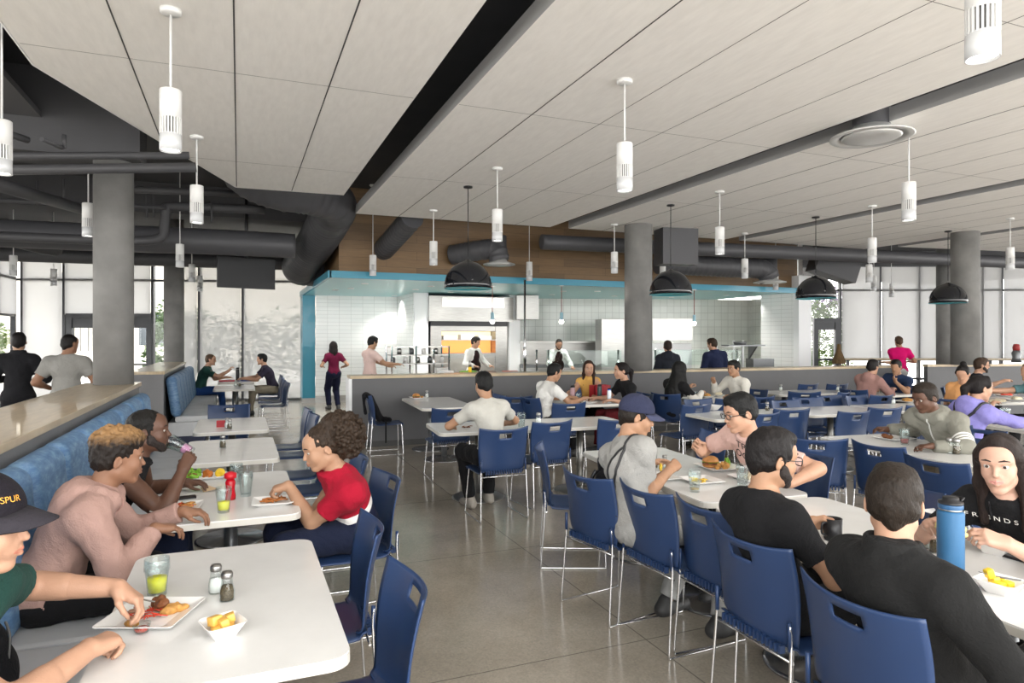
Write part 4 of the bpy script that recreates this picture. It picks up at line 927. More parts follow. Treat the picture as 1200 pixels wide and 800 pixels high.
def make_chair():
    o=empty('dining_chair',(0,0,0))
    def edge_drop(t,u):   # rounded corners at the top of the back
        return 0
    wb_=lambda t: .196+.046*math.sin(min(1,t*1.15)*PI/2)-(.10*max(0,.10-t))
    cb=lambda t,u:(.062*abs(u)**2*(.45+.55*t), .020*abs(u)**2.5*t+.018*abs(u)**4*(1-t)**3)
    bm=shell([(-.170,.437),(-.196,.447),(-.212,.475),(-.222,.56),(-.236,.66),(-.258,.75),(-.288,.845)],wb_,cb,lambda u,t: abs(u)<.25 and .865<t<.925)
    b=bmobj('backrest',bm,M_blue,o)
    r=MB()
    for k in range(15):
        x=-.17+k*.34/14; r.box(x-.005,x+.005,-.222,-.196,.432,.470-.006*abs(k-7)/7)
    r.build('back_ribs',M_blue,b)
    ws=lambda t: .222-.012*abs(t-.5)-(.03*max(0,(.12-t)/.12)**2)
    cs=lambda t,u:(-.02*abs(u)**3*(1 if t<.2 else 0), -.010*(1-u*u)+.004-(.018*abs(u)**6 if t<.9 else 0))
    bm=shell([(.245,.425),(.243,.447),(.215,.459),(.10,.452),(-.05,.447),(-.13,.449),(-.190,.462)],ws,cs); bmobj('seat',bm,M_blue,o)
    for s in(-1,1):
        f=MB(); f.tube(smooth_path([(s*.17,.10,.432),(s*.185,.19,.432),(s*.195,.212,.40),(s*.222,.228,.05),(s*.226,.225,.012),(s*.228,.19,.007),(s*.232,-.20,.007),(s*.233,-.235,.010),(s*.232,-.24,.04),(s*.222,-.212,.44),(s*.219,-.215,.56)],4),.0062,8)
        f.build('sled_leg',M_chrome,o)
        g=MB(); g.tube([(s*.218,-.212,.46),(s*.216,-.214,.57)],.009,8); g.build('leg_sleeve',M_blue,o)
    MB().tube([(-.18,.15,.43),(.18,.15,.43)],.006,8).build('front_crossbar',M_chrome,o); MB().tube([(-.222,-.20,.41),(.222,-.20,.41)],.006,8).build('rear_crossbar',M_chrome,o)
    return o
CH=make_chair(); CHU=[False]
def chair(x,y,heading,label,group=None):
    o=CH if not CHU[0] else clone(CH); CHU[0]=True
    o.location=(x,y,0); o.rotation_euler=(0,0,R(heading-90)); tag(o,label,'chair','blue sled-base dining chairs'); return o
def chp(px,py,heading,label):
    """place by the middle of the top edge of its back"""
    x,y=at(px,py,.845); a=R(heading); return chair(x+.27*math.cos(a),y+.27*math.sin(a),heading,label)
chair(.30,2.25,181,'bright blue chair at the near left table, closest to the camera')
chair(.31,3.00,178,'bright blue chair at the near left table, second from the camera')
chair(.60,3.98,188,'blue chair under the person in the red polo shirt')
chair(.55,4.72,180,'blue chair just beyond the person in the red polo shirt')
chair(.46,5.70,182,'empty blue chair at the third left table, nearer one')
chair(.47,6.35,180,'empty blue chair at the third left table, farther one')
chair(.52,7.45,184,'empty blue chair at the fourth left table, nearer one')
chair(.50,8.02,180,'empty blue chair at the fourth left table, farther one')
chair(-.12,8.72,268,'dark blue chair tucked at the far end of the fourth left table')
chair(.60,13.0,183,'empty blue chair at the farthest left tables, nearest of them')
chair(.58,13.75,180,'empty blue chair at the farthest left tables, second of them')
chair(.60,14.7,180,'empty blue chair between the farthest left tables')
chair(.63,15.65,180,'blue chair under the dark shirted man at the far left table')
# centre row, left side
chair(2.35,4.52,-24,'blue chair seen edge-on left of the backpack chair')
chair(2.18,3.62,10,'blue chair holding the black backpack')
chair(2.30,3.14,3,'blue chair right behind the man in the grey shirt and cap')
chair(2.37,2.70,0,'blue chair between the grey shirted man and the bearded man')
chair(2.20,2.20,-1,'blue chair behind the bearded man in black')
chair(2.07,1.56,-2,'blue chair at the bottom edge behind the man in the black jacket')
# right of centre row
chair(3.62,4.75,170,'small blue chair back beyond the central table, beside the salt shakers')
chair(3.55,3.62,176,'blue chair under the young man in the pink shirt')
chair(3.22,2.62,176,'empty blue chair across the table from the man in the black jacket')
chair(3.42,1.95,176,'blue chair under the smiling young woman in black')
# table b
chair(2.25,5.90,90,'blue chair with its back to us under the boy in the pale grey shirt')
chair(2.85,6.18,98,'blue chair right of the boy in the pale grey shirt')
chair(3.62,6.10,85,'blue chair at the right end of the long middle table')
chair(2.33,7.76,88,'blue chair at the near end of the table against the grey counter')
chair(3.28,9.0,182,'dark blue chair right of the counter table, left one')
chair(3.35,9.75,184,'dark blue chair right of the counter table, right of the grey bag')
chp(478-2,0+465,182,'x') if False else None
o=chair(1.98,9.72,-4,'lone blue chair with a dark jacket over it by the counter end')
chair(3.72,8.95,70,'dark blue chair right of the grey bag')
chair(3.9,7.80,90,'blue chair at the near end of the table of three friends')
chair(3.98,8.55,10,'blue chair under the man in the white printed shirt')
chair(5.40,8.47,178,'blue chair under the dark haired woman with white shoulder straps')
# hijab table
chair(6.08,8.42,28,'tall-looking blue chair behind the woman in the black headscarf')
chair(5.24,9.46,-118,'dark blue chair under the young woman with long straight hair')
chair(6.25,7.55,88,'blue chair under the near edge of the white shirted man\'s table, left')
chair(6.85,7.60,90,'blue chair under the near edge of the white shirted man\'s table, right')
chair(7.50,8.42,190,'blue chair under the man in the white shirt')
chair(8.55,7.75,110,'dark blue chair just right of the man in the white shirt')
# row d near side
chp(900,485,95,'blue chair at the shaker table, partly behind the young man\'s neck')
chp(931,480.5,80,'large dark blue chair at the near side of the long white row')
chp(1005,483,88,'blue chair in the middle of the long white row, facing it')
chp(1041,478.5,80,'blue chair with a pale slot at the right of the long white row')
chp(1085,476,80,'blue chair behind the man in the grey hoodie')
# row d far side
chp(917,469,270,'blue chair back beyond the shaker, far side of the long white row')
chp(943,466,262,'lit pale blue chair back beyond the long white row')
chp(1000,463.5,275,'glossy pale blue chair back beyond the middle of the long white row')
chp(820,475,95,'blue chair with a dark slot below the white shirted man\'s table')
chair(5.75,7.15,272,'blue chair facing us under the left end of the long row')
chair(6.45,7.10,270,'second blue chair facing us under the long row')
chair(7.88,6.93,270,'third blue chair facing us under the long row')
# back tables
chp(950,450.5,90,'dark blue chair at the back table by the counter, left')
chp(984,450.5,85,'dark blue chair at the back table by the counter, middle')
chair(9.38,7.88,10,'dark blue chair under the person in the dusty rose hoodie')
chp(1037,463.5,90,'blue chair under the table of the pair by the magenta shirt')
chair(8.15,7.95,60,'dark blue chair between the white shirted man and the back table')
# hoodie table
chair(4.55,4.30,50,'dark blue chair turned aside behind the young man in pink')
chair(4.83,3.72,0,'dark blue chair with a pale slot at the grey hoodie man\'s table')
chair(4.62,3.10,-2,'dark blue chair nearest us at the grey hoodie man\'s table')
chair(5.98,3.97,182,'blue chair under the man in the grey hoodie')
chair(6.60,4.33,-8,'dark blue chair under the woman in lavender')
chair(8.6,5.9,95,'dark blue chair right of the lavender woman\'s shoulder')
chair(10.14,5.6,150,'blue chair under the fair haired person at the right edge')
chair(9.20,6.22,10,'blue chair under the woman with the hair bun')
chair(11.12,7.42,-60,'blue chair under the pointing man with glasses')
chair(10.66,8.19,195,'blue chair under the dark haired person with a hand to the mouth')
# ---------------------------------------------------------------- tables
M_top=mat('white_laminate',(.72,.715,.70),.22,var=.03,vscale=7,coat=.15); M_tedge=mat('table_edge_band',(.56,.54,.49),.45)
M_basem=mat('table_base_grey',(.14,.145,.15),.35,metal=.6)
def make_table(W,L,cols,dark=True):
    o=empty('dining_table',(0,0,0)); r=.07
    MB().prism(rrect(-W/2+.002,W/2-.002,-L/2+.002,L/2-.002,r),.744,.750).build('tabletop',M_top,o)
    MB().prism(rrect(-W/2,W/2,-L/2,L/2,r),.715,.744).build('edge_band',M_tedge,o)
    for c in cols:
        MB().lathe([(.038,.03),(.038,.70)],24,(0,c,0)).build('column',M_basem if dark else M_steel,o)
        MB().lathe([(.28,0),(.28,.008),(.262,.018),(.06,.030),(.045,.045)],40,(0,c,0)).build('base_plate',M_steel if not dark else mat('base_plate_metal',(.35,.35,.36),.25,metal=.9),o)
        MB().box(-.22,.22,c-.03,c+.03,.70,.715).box(-.03,.03,c-.25,c+.25,.70,.715).build('bracket',M_basem,o)
    return o
tp={}
def table(x,y,W,L,rz,label,two=False,dark=True):
    k=(W,L,two,dark)
    if k in tp: o=clone(tp[k])
    else: o=make_table(W,L,[-L*.27,L*.27] if two else [0],dark); tp[k]=o
    o.location=(x,y,0); o.rotation_euler=(0,0,R(rz)); tag(o,label,'table','white dining tables'); return o
table(-.045,2.60,.71,1.25,0,'white table at lower left with the yellow drink and two shakers')
table(-.045,4.32,.71,1.25,0,'white table between the pink hooded boy and the person in red')
table(-.06,6.05,.71,1.20,0,'empty white table with one shaker, third along the bench')
table(-.07,7.80,.71,1.20,0,'white table with a red caddy of sauces, fourth along the bench')
table(-.08,13.65,.71,1.20,0,'white table with two shakers, nearer of the far left pair',dark=False)
table(-.05,15.65,.71,1.25,0,'white table where the two far men sit by the window')
table(2.88,3.92,.74,1.80,-5.5,'long white table before the grey capped man and the pink shirted man',True)
table(2.74,2.10,.76,1.72,-3,'long white table before the bearded man and the black jacket man',True)
table(2.72,.55,.76,1.30,-3,'white table corner at the lower right of the frame')
table(2.92,6.60,.82,2.15,85.5,'long white table in front of the boy in the pale grey shirt',True,False)
table(2.66,9.35,.76,1.65,-3,'white table standing against the grey counter with a burger on it',True)
table(4.62,8.72,1.12,1.2,87,'white table of the three friends with a red caddy')
table(6.74,8.35,.72,.85,88,'white table between the headscarfed woman and the white shirted man')
table(5.72,6.48,.80,1.30,85.5,'white table with a white bowl, left end of the long row',False,False)
table(7.07,6.40,.80,1.30,85.5,'white table in the middle of the long row',False,False)
table(8.42,6.32,.80,1.30,85.5,'white table at the right end of the long row, with a plate of food',False,False)
table(5.35,3.72,.80,1.90,-5,'white table in front of the man in the grey hoodie',True)
x,y=at(945,459,.75); table(x,y,.80,1.7,84,'narrow white table far back against the grey counter',True)
table(10.04,8.02,.75,.72,86,'white table of the pair below the magenta shirt',False,False)
x,y=at(1178,468,.75); table(x,y,.85,1.5,80,'white table crowded with plates before the man with glasses at right',True)
table(7.72,4.2,.8,1.3,-6,'white table with an orange drink at the right edge')
# ---------------------------------------------------------------- benches
def bench_fabric():
    m=bpy.data.materials.new('blue_mottled_upholstery'); m.use_nodes=True; n=m.node_tree.nodes; L=m.node_tree.links; b=n['Principled BSDF']
    tc=n.new('ShaderNodeTexCoord'); mp=n.new('ShaderNodeMapping'); mp.inputs['Scale'].default_value=(9,9,22); L.new(tc.outputs['Object'],mp.inputs[0])
    a=n.new('ShaderNodeTexNoise'); a.inputs['Scale'].default_value=1.6; a.inputs['Detail'].default_value=6; a.inputs['Roughness'].default_value=.7; L.new(mp.outputs[0],a.inputs['Vector'])
    c=n.new('ShaderNodeValToRGB'); e=c.color_ramp.elements; e[0].position=.33; e[0].color=(.055,.13,.27,1); e[1].position=.68; e[1].color=(.20,.33,.46,1); k=e.new(.5); k.color=(.10,.20,.36,1); L.new(a.outputs['Fac'],c.inputs[0]); L.new(c.outputs[0],b.inputs['Base Color']); b.inputs['Roughness'].default_value=.5; return m
M_up=bench_fabric(); M_vinyl=mat('pale_grey_vinyl',(.50,.51,.52),.45,var=.05); M_kick=mat('dark_blue_kick',(.015,.02,.05),.5)
def bench(label,y0,y1,n):
    o=empty('banquette',(-.735,y0,0)); tag(o,label,'bench')
    L=y1-y0; st=L/n
    MB().box(-.27,.24,.02,L-.02,0,.14).build('plinth',M_kick,o)
    MB().box(-.29,.29,0,L,.14,.36,b=.015).build('bench_base',M_vinyl,o)
    for k in range(n):
        S_=SDF(.016); a=k*st+.012; b=(k+1)*st-.012
        # back pad: leaning rounded slab
        for q in range(12):
            t=q/11; x=-.175-.07*t; z=.50+.50*t; r=.066
            S_.cone((x,a+r,z),(x,b-r,z),r,r,.05)
        S_.cone((-.245,a+.075,1.005),(-.245,b-.075,1.005),.078,.078,.03)
        npmesh('back_cushion',[S_.mesh()],M_up,o)
        MB().box(-.19,.295,a-.008,b+.008,.36,.455,b=.03).build('seat_cushion',M_vinyl,o)
bench('long bench with blue mottled back pads along the near low wall',.6,8.30,12)
bench('far bench with blue back pads and pale seat by the window pair',11.6,15.9,7)
# ---------------------------------------------------------------- people
D3=(0,0,-1)
def hnd(x,y,z,dx,dy,dz=0,n=D3,c=.45): return ((x,y,z),(dx,dy,dz),n,c)
NAV=(.012,.016,.035); BLK=(.012,.012,.013)
# 1 capped boy, lower left
P1=person('young man in a dark cap and green lettered t-shirt eating at the lower left',(-.74,2.12,.56),(-.665,2.06,1.04),-14,head=(8,7,2),
 hands={'R':hnd(-.385,2.16,.815,.55,.75,-.05,(-.3,-.1,-1),[.95,1.0,1.0,1.0]),'L':hnd(-.36,2.44,.885,.75,-.35,-.45,(-.2,-.3,-1),[.7,.8,.9,1.0])},
 skin_k='light',top=('tee','green',(.018,.055,.045)),legs=('black',BLK),hair=('short',(.012,.01,.01)),extras=('cap',),lid=.75,poles={'R':Vector((-.2,-1,-.5)),'L':Vector((-.3,1,-.3))},seed=5,capc=(.014,.012,.016))
# 2 pink hoodie
P2=person('boy in a dusty pink hoodie with bleached curly hair on the bench',(-.80,3.50,.56),(-.58,3.50,.96),6,head=(12,6,0),
 hands={'R':hnd(-.36,3.47,.80,.9,.3,-.1,c=.6),'L':hnd(-.26,3.72,.81,.9,-.2,-.1,c=.6)},
 skin_k='brown',top=('hoodie','pink',(.37,.235,.20)),legs=('blacktrack',BLK),hair=('curly',(.014,.010,.008),(.24,.135,.058)),lid=.45,seed=11)
# 3 drinking man
P3=person('man in a black tank top drinking from a glass on the bench',(-.76,4.30,.56),(-.53,4.24,.985),0,head=(0,0,0),
 hands={'R':hnd(-.285,4.09,.955,.35,.40,.8,(.1,.8,-.3),[1.0,1.05,1.1,1.15]),'L':hnd(-.3,4.5,.80,.9,-.3,0,c=.5)},
 skin_k='dark',top=('tank','black',BLK),legs=('navy',NAV),hair=('buzz',(.008,.007,.006)),extras=('goatee',),lid=.7,poles={'R':Vector((-.1,-.5,-1)),'L':Vector((0,1,-1))},bulk=1.05,seed=12)
# 4 red polo
P4=person('person in a red, white and navy polo with a big curly puff of hair',(.64,3.98,.56),(.51,3.86,.905),184,head=(2,18,0),
 hands={'L':hnd(.26,3.97,.845,-1,.35,-.25,(0,.2,-1),[.8,.9,1.0,1.0]),'R':hnd(.40,4.1,.64,-1,-.1,-.3,c=.5)},
 skin_k='olive',top=('polo','redpolo',(.42,.012,.03)),legs=('navyjog',NAV),hair=('puff',(.035,.022,.014)),extras=(),lid=.6,poles={'L':Vector((.5,-.6,-1)),'R':Vector((0,1,-1))},seed=13)
def bandmat(info,bands,name):
    """garment dyed in bands along the spine: bands = [(distance below neck, colour)...]"""
    m=MATS['cloth_redpolo']; n=m.node_tree.nodes; L=m.node_tree.links; b=n['Principled BSDF']
    tc=n.new('ShaderNodeTexCoord'); dp=n.new('ShaderNodeVectorMath'); dp.operation='DOT_PRODUCT'; up=info['up']; o=info['neck']-info['off']
    dp.inputs[1].default_value=tuple(up); L.new(tc.outputs['Object'],dp.inputs[0]); base=up.dot(o)
    mr=n.new('ShaderNodeMapRange'); mr.inputs['From Min'].default_value=base; mr.inputs['From Max'].default_value=base-.6; L.new(dp.outputs['Value'],mr.inputs[0])
    cr=n.new('ShaderNodeValToRGB'); cr.color_ramp.interpolation='CONSTANT'; e=cr.color_ramp.elements; e[0].position=0; e[0].color=(*bands[0][1],1); e[1].position=bands[1][0]/.6; e[1].color=(*bands[1][1],1)
    for d,c in bands[2:]: k=e.new(d/.6); k.color=(*c,1)
    L.new(mr.outputs[0],cr.inputs[0]); L.new(cr.outputs[0],b.inputs['Base Color'])
bandmat(P4,[(0,(.34,.010,.028)),(.20,(.80,.78,.75)),(.245,(.012,.016,.045))],'x')
# 5,6 far window pair
person('man in a dark green t-shirt eating at the far left table',(-.78,15.75,.56),(-.62,15.7,1.04),0,head=(-6,4,0),hands={'R':hnd(-.2,15.55,.98,.5,0,.8,(.5,0,0),.9),'L':hnd(-.25,15.9,.82,1,0,0)},skin_k='light',top=('tee','dkgreen',(.02,.06,.05)),legs=('jeansb',(.02,.06,.2)),hair=('thin',(.08,.05,.03)),q=2)
person('man in a dark plum t-shirt facing left at the far left table',(.70,15.65,.56),(.52,15.6,1.04),180,head=(-5,2,0),hands={'R':hnd(.1,15.8,.80,-1,0,0),'L':hnd(.12,15.5,.80,-1,0,0)},skin_k='light',top=('tee','plum',(.035,.03,.05)),legs=('khaki',(.25,.22,.17)),hair=('short',(.01,.01,.01)),q=2)
# 7,8 standing
person('standing man in a dark suit seen from behind at the far left edge',(-2.62,10.3,.94),(-2.62,10.3,1.45),95,head=(0,0,0),stand=True,feet={'L':(-2.75,10.3,0),'R':(-2.5,10.3,0)},hands={'L':hnd(-2.78,10.55,1.15,.6,.6,0,c=.5),'R':hnd(-2.45,10.55,1.15,-.6,.6,0,c=.5)},skin_k='olive',top=('jacket','suit',(.015,.015,.017)),legs=('suitl',(.012,.012,.014)),hair=('short',(.012,.01,.01)),q=2)
person('standing man in a grey short sleeved shirt seen from behind at left',(-1.98,9.75,.93),(-1.98,9.75,1.43),88,head=(-35,3,0),stand=True,feet={'L':(-2.1,9.75,0),'R':(-1.86,9.75,0)},hands={'L':hnd(-2.2,9.95,1.05,.6,.6,0,c=.5),'R':hnd(-1.75,9.98,1.05,-.4,.6,0,c=.5)},skin_k='brown',top=('polo','greyshirt',(.23,.225,.21)),legs=('suitl2',(.012,.012,.014)),hair=('buzz',(.012,.01,.01)),q=2,bulk=1.15)
# 9 woman
person('woman with long dark hair in a maroon top walking away by the tiled wall',(2.05,16.0,.86),(2.05,16.0,1.31),95,stand=True,feet={'L':(1.95,16.05,0),'R':(2.15,15.95,0)},hands={'L':hnd(1.80,16.15,1.02,.4,1,0,c=.5),'R':hnd(2.30,16.15,1.0,-.2,1,0,c=.5)},skin_k='olive',top=('tee','maroon',(.10,.008,.03)),legs=('darkjeans',(.01,.012,.03)),hair=('long',(.01,.007,.007)),q=2,bulk=.88)
# 10-14 servery
person('man in a pale pink t-shirt reaching at the food station left of the oven',(2.35,13.0,.93),(2.35,13.0,1.42),20,head=(5,18,0),stand=True,feet={'L':(2.35,13.15,0),'R':(2.35,12.88,0)},hands={'R':hnd(2.85,12.85,1.17,1,0,0),'L':hnd(2.8,13.2,1.1,1,0,0)},skin_k='tan',top=('tee','palepink',(.62,.46,.42)),legs=('navy3',NAV),hair=('fade',(.01,.01,.01)),q=2)
person('cook in white with a dark apron beside the oven opening',(4.95,14.4,.92),(4.93,14.35,1.41),-60,head=(20,14,0),stand=True,feet={'L':(5.05,14.4,0),'R':(4.83,14.4,0)},hands={'R':hnd(4.85,14.0,1.05,.5,-.8,0),'L':hnd(5.25,14.1,1.05,.2,-.8,0)},skin_k='light',top=('chef','whitecook',(.72,.71,.68)),legs=('blk4',BLK),hair=('short',(.03,.025,.02)),extras=('apron',),q=2)
person('balding bearded cook in a white jacket and black apron behind the glass guard',(7.0,14.3,.92),(6.98,14.15,1.38),-95,head=(-10,32,0),stand=True,feet={'L':(7.12,14.3,0),'R':(6.9,14.3,0)},hands={'R':hnd(6.75,13.85,1.0,.5,-.8,-.3),'L':hnd(7.2,13.85,1.0,0,-1,-.3)},skin_k='light',top=('chef','whitecook2',(.76,.75,.73)),legs=('blk5',BLK),hair=('thin',(.02,.015,.012)),extras=('apron','beard'),q=2)
x,y,z=atd(782,410,13.1); person('person in a dark hooded coat with a backpack at the servery, back to us',(x,y,.86),(x,y-.02,1.33),60,head=(0,6,0),stand=True,feet={'L':(x-.1,y,0),'R':(x+.1,y,0)},skin_k='light',top=('hoodie','darkcoat',(.022,.025,.033)),legs=('blk6',BLK),hair=('short',(.03,.02,.015)),q=2)
x,y,z=atd(840,410,13.4); person('person in a dark blue jacket leaning at the servery, right of the column',(x,y,.90),(x-.05,y,1.38),75,head=(35,12,0),stand=True,feet={'L':(x-.1,y,0),'R':(x+.1,y,0)},skin_k='light',top=('jacket','dkbluej',(.015,.02,.05)),legs=('blk7',BLK),hair=('short',(.035,.02,.012)),q=2,bulk=1.05)
# 15 boy grey tee
P15=person('boy in a pale grey t-shirt seen from behind at the long middle table',(2.22,5.90,.57),(2.19,5.98,1.06),92,head=(0,14,0),hands={'L':hnd(1.93,6.32,.80,.5,.8,0),'R':hnd(2.5,6.35,.80,-.4,.9,0)},
 skin_k='tan',top=('tee','palegrey',(.46,.45,.41)),legs=('blacktr',BLK),hair=('short',(.008,.008,.008)),q=1,feet={'L':(2.12,6.25,0),'R':(2.36,6.38,0)},shoe=(.35,.32,.28),poles={'L':Vector((-1,0,-.6)),'R':Vector((1,0,-.6))},bulk=.95)
# 16-18 friends
person('man in a white printed t-shirt eating at the table of three friends',(3.92,8.45,.56),(4.02,8.42,1.03),12,head=(-6,18,0),hands={'R':hnd(4.45,8.2,.84,.9,.3,.1,c=.9),'L':hnd(4.45,8.6,.82,.9,-.2,0)},skin_k='tan',top=('tee','whiteprint',(.68,.67,.64)),legs=('blk8',BLK),hair=('short',(.01,.01,.01)),q=1)
person('young woman with long straight brown hair and a tan top behind the red caddy',(5.18,9.38,.56),(5.08,9.22,1.04),-118,head=(5,8,0),hands={'R':hnd(4.7,9.1,.86,-.6,-.6,0,c=.8),'L':hnd(5.0,8.9,.80,-.4,-.9,0)},skin_k='light',top=('tank','tanstrap',(.62,.36,.10)),legs=('blk9',BLK),hair=('long',(.045,.022,.015)),q=1,bulk=.85,poles={'R':Vector((-.6,.2,-1)),'L':Vector((.8,0,-1))})
person('young woman with a dark ponytail and a black top with white shoulder straps',(5.36,8.45,.56),(5.22,8.38,1.03),176,head=(-8,4,0),hands={'L':hnd(4.9,8.2,.80,-1,.2,0),'R':hnd(4.85,8.6,.80,-1,0,0)},skin_k='light',top=('tee','blackstrap',BLK),legs=('maroonl',(.10,.012,.015)),hair=('ponytail',(.008,.006,.007)),q=1,bulk=.88)
# 19 hijab / 20 white shirt
PH=person('woman in a black headscarf and long white sleeves eating',(6.02,8.36,.56),(6.10,8.33,1.02),14,head=(-4,6,0),hands={'R':hnd(6.42,8.16,.86,.8,.5,.2,c=.9),'L':hnd(6.4,8.45,.92,.6,-.3,.6,c=.9)},skin_k='olive',top=('tee','blackabaya',BLK),legs=('blk10',BLK),hair=('hijab',(.008,.008,.009)),q=1)
T=SDF(.011)
for s in 'LR':
    el,wr=PH['arms'][s]; T.cone(el-PH['off'],wr-PH['off'],.058,.04,.02)
    T.cone(PH['sh'][s].lerp(el,.55)-PH['off'],el-PH['off'],.062,.058,.02)
T.noise=[(.003,60,3)]; npmesh('white_sleeves',[T.mesh()],cloth('whitesleeve',(.62,.60,.55)),PH['root'])
person('dark haired man in an open collared white shirt facing left by the counter',(7.42,8.5,.56),(7.30,8.42,1.03),190,head=(-4,6,0),hands={'L':hnd(6.98,8.15,.80,-1,.3,0),'R':hnd(7.02,8.62,.98,-.4,-.3,.8,c=.9)},skin_k='tan',top=('shirt','whiteshirt',(.66,.64,.58)),legs=('dkblue2',(.015,.02,.05)),hair=('slick',(.01,.009,.008)),q=1)
# 21 grey cap man
P21=person('man in a navy cap and grey t-shirt with a black camera strap, eating',(2.17,3.36,.57),(2.19,3.50,1.035),6,head=(-26,17,0),
 hands={'L':hnd(2.55,3.80,.835,.9,.0,.1,(0,-.5,-1),[.25,.3,.3,.35]),'R':hnd(2.49,3.47,.86,.75,.25,.35,(0,.6,-.7),[.9,1.0,1.1,1.1])},
 skin_k='tan',top=('tee','midgrey',(.30,.295,.28)),legs=('greyjeans',(.30,.30,.29)),hair=('short',(.02,.015,.012)),extras=('cap',),lid=.6,feet={'R':(2.50,3.02,0),'L':(2.40,3.38,0)},knees={'R':(2.68,3.12,.56),'L':(2.66,3.42,.56)},poles={'R':Vector((-.9,-.35,-.75)),'L':Vector((-.6,.6,-.6))},seed=21,bulk=.97)
# 22 pink tee man
P22=person('young man with black glasses and a pale pink lettered t-shirt leaning over his burger',(3.36,3.58,.57),(3.06,3.40,1.035),178,head=(-10,14,0),
 hands={'R':hnd(2.84,3.60,.925,-.5,.1,.55,(-.2,-.9,.0),[1.1,1.2,1.3,1.3]),'L':hnd(3.0,3.0,.825,-.8,.4,0,c=.6)},
 skin_k='light',top=('tee','salmon',(.60,.40,.35)),legs=('blk11',BLK),hair=('fade',(.008,.008,.009)),extras=('glasses',),lid=.55,poles={'R':Vector((.15,1,-.45)),'L':Vector((.9,-.7,-.1))},seed=22,jaw=.95)
# 23 bearded
P23=person('bearded man with wire glasses in a black t-shirt holding a dark mug',(2.17,2.20,.56),(2.05,2.21,.995),2,head=(-14,8,0),
 hands={'L':hnd(2.45,2.34,.82,.95,-.15,0,(-.1,-.8,-.3),[1.0,1.1,1.2,1.2]),'R':hnd(2.42,2.02,.80,1,.1,0,c=.5)},
 skin_k='tan',top=('tee','blackt',BLK),legs=('blackpants',BLK),hair=('fade',(.012,.01,.009)),extras=('beard','glasses'),lid=.5,poles={'R':Vector((-.1,-.5,-1)),'L':Vector((0,.8,-1))},seed=23,bulk=.95)
# 24 jacket
P24=person('man in a black zip jacket with short dark hair, back to us at lower right',(2.10,1.54,.56),(1.955,1.52,.965),4,head=(30,6,0),
 hands={'L':hnd(2.45,1.75,.80,.9,.2,0,c=.5),'R':hnd(2.28,1.22,.80,1,.1,-.1,c=.5)},
 skin_k='light',top=('jacket','blackfleece',(.013,.013,.013)),legs=('blackpants2',BLK),hair=('short',(.02,.014,.010)),poles={'R':Vector((-.1,-.6,-1)),'L':Vector((0,.7,-1))},seed=24,bulk=1.0)
# 25 woman
P25=person('smiling young woman with long dark hair in a black lettered sweatshirt',(3.30,1.88,.56),(3.03,1.83,.985),188,head=(14,6,3),
 hands={'R':hnd(2.70,1.93,.89,-.6,-.5,.35,(-.3,-.6,-.3),[.7,.8,.9,.9]),'L':hnd(2.76,1.66,.88,-.7,.55,.3,(-.2,.7,-.3),[.7,.8,.9,.9])},
 skin_k='pale',top=('tee','blacksweat',(.011,.011,.012)),legs=('blk12',BLK),hair=('long',(.022,.014,.012)),lid=.30,poles={'R':Vector((.2,1,-1)),'L':Vector((.2,-1,-1))},lip=(.50,.22,.19),seed=25,bulk=.88,jaw=.84,smile=.0035,brow=(.02,.012,.01))
# 26 grey hoodie
P26=person('man in a grey zip hoodie with white sleeve stripes, head turned down to his plate',(5.92,3.97,.57),(5.52,3.92,1.01),184,head=(-12,18,0),
 hands={'R':hnd(5.50,4.36,.84,-.9,.3,.1,(0,-.5,-1),.6),'L':hnd(5.22,3.72,.80,-.9,.3,0,c=.5)},
 skin_k='dark',top=('hoodie','olivegrey',(.23,.225,.19)),legs=('khaki2',(.3,.26,.2)),hair=('fade',(.02,.012,.009)),q=1,poles={'R':Vector((.3,.9,-.6)),'L':Vector((.5,-1,-.5))},bulk=1.1)
# 27.. right side
P27=person('woman in a lavender sweatshirt with a dark ponytail and black straps',(6.58,4.34,.57),(6.64,4.30,1.02),-6,head=(-16,8,0),hands={'R':hnd(7.3,4.0,.80,1,0,0),'L':hnd(7.3,4.4,.80,1,0,0)},skin_k='light',top=('hoodie','lavender',(.22,.20,.47)),legs=('blk13',BLK),hair=('ponytail',(.012,.009,.009)),q=1,bulk=.92)
person('woman with a dark hair bun and an orange scarf looking down',(9.25,6.2,.56),(9.28,6.15,1.02),10,hyaw=200,head=(0,22,0),hands={'R':hnd(9.6,5.95,.8,1,0,0)},skin_k='light',top=('tee','orangetop',(.60,.30,.12)),legs=('blk14',BLK),hair=('bun',(.012,.01,.01)),q=2,bulk=.9)
person('bearded man with glasses in a dark top pointing across his table at right',(11.15,7.38,.56),(11.2,7.2,1.06),-60,head=(18,2,0),hands={'L':hnd(11.7,7.08,.98,.8,-.2,.1,c=.5),'R':hnd(11.4,6.82,.82,.8,-.5,0)},skin_k='light',top=('tee','dark27',(.015,.017,.025)),legs=('blk15',BLK),hair=('short',(.05,.03,.02)),extras=('glasses','beard'),q=2)
person('fair haired person cut off by the right edge of the frame, behind the plates',(10.1,5.62,.56),(10.0,5.68,1.04),150,head=(0,4,0),hands={'R':hnd(9.6,6.05,.95,-.5,0,.8,c=.8)},skin_k='light',top=('tee','tealt',(.1,.2,.22)),legs=('blk16',BLK),hair=('bob',(.25,.15,.08)),q=2,bulk=.9)
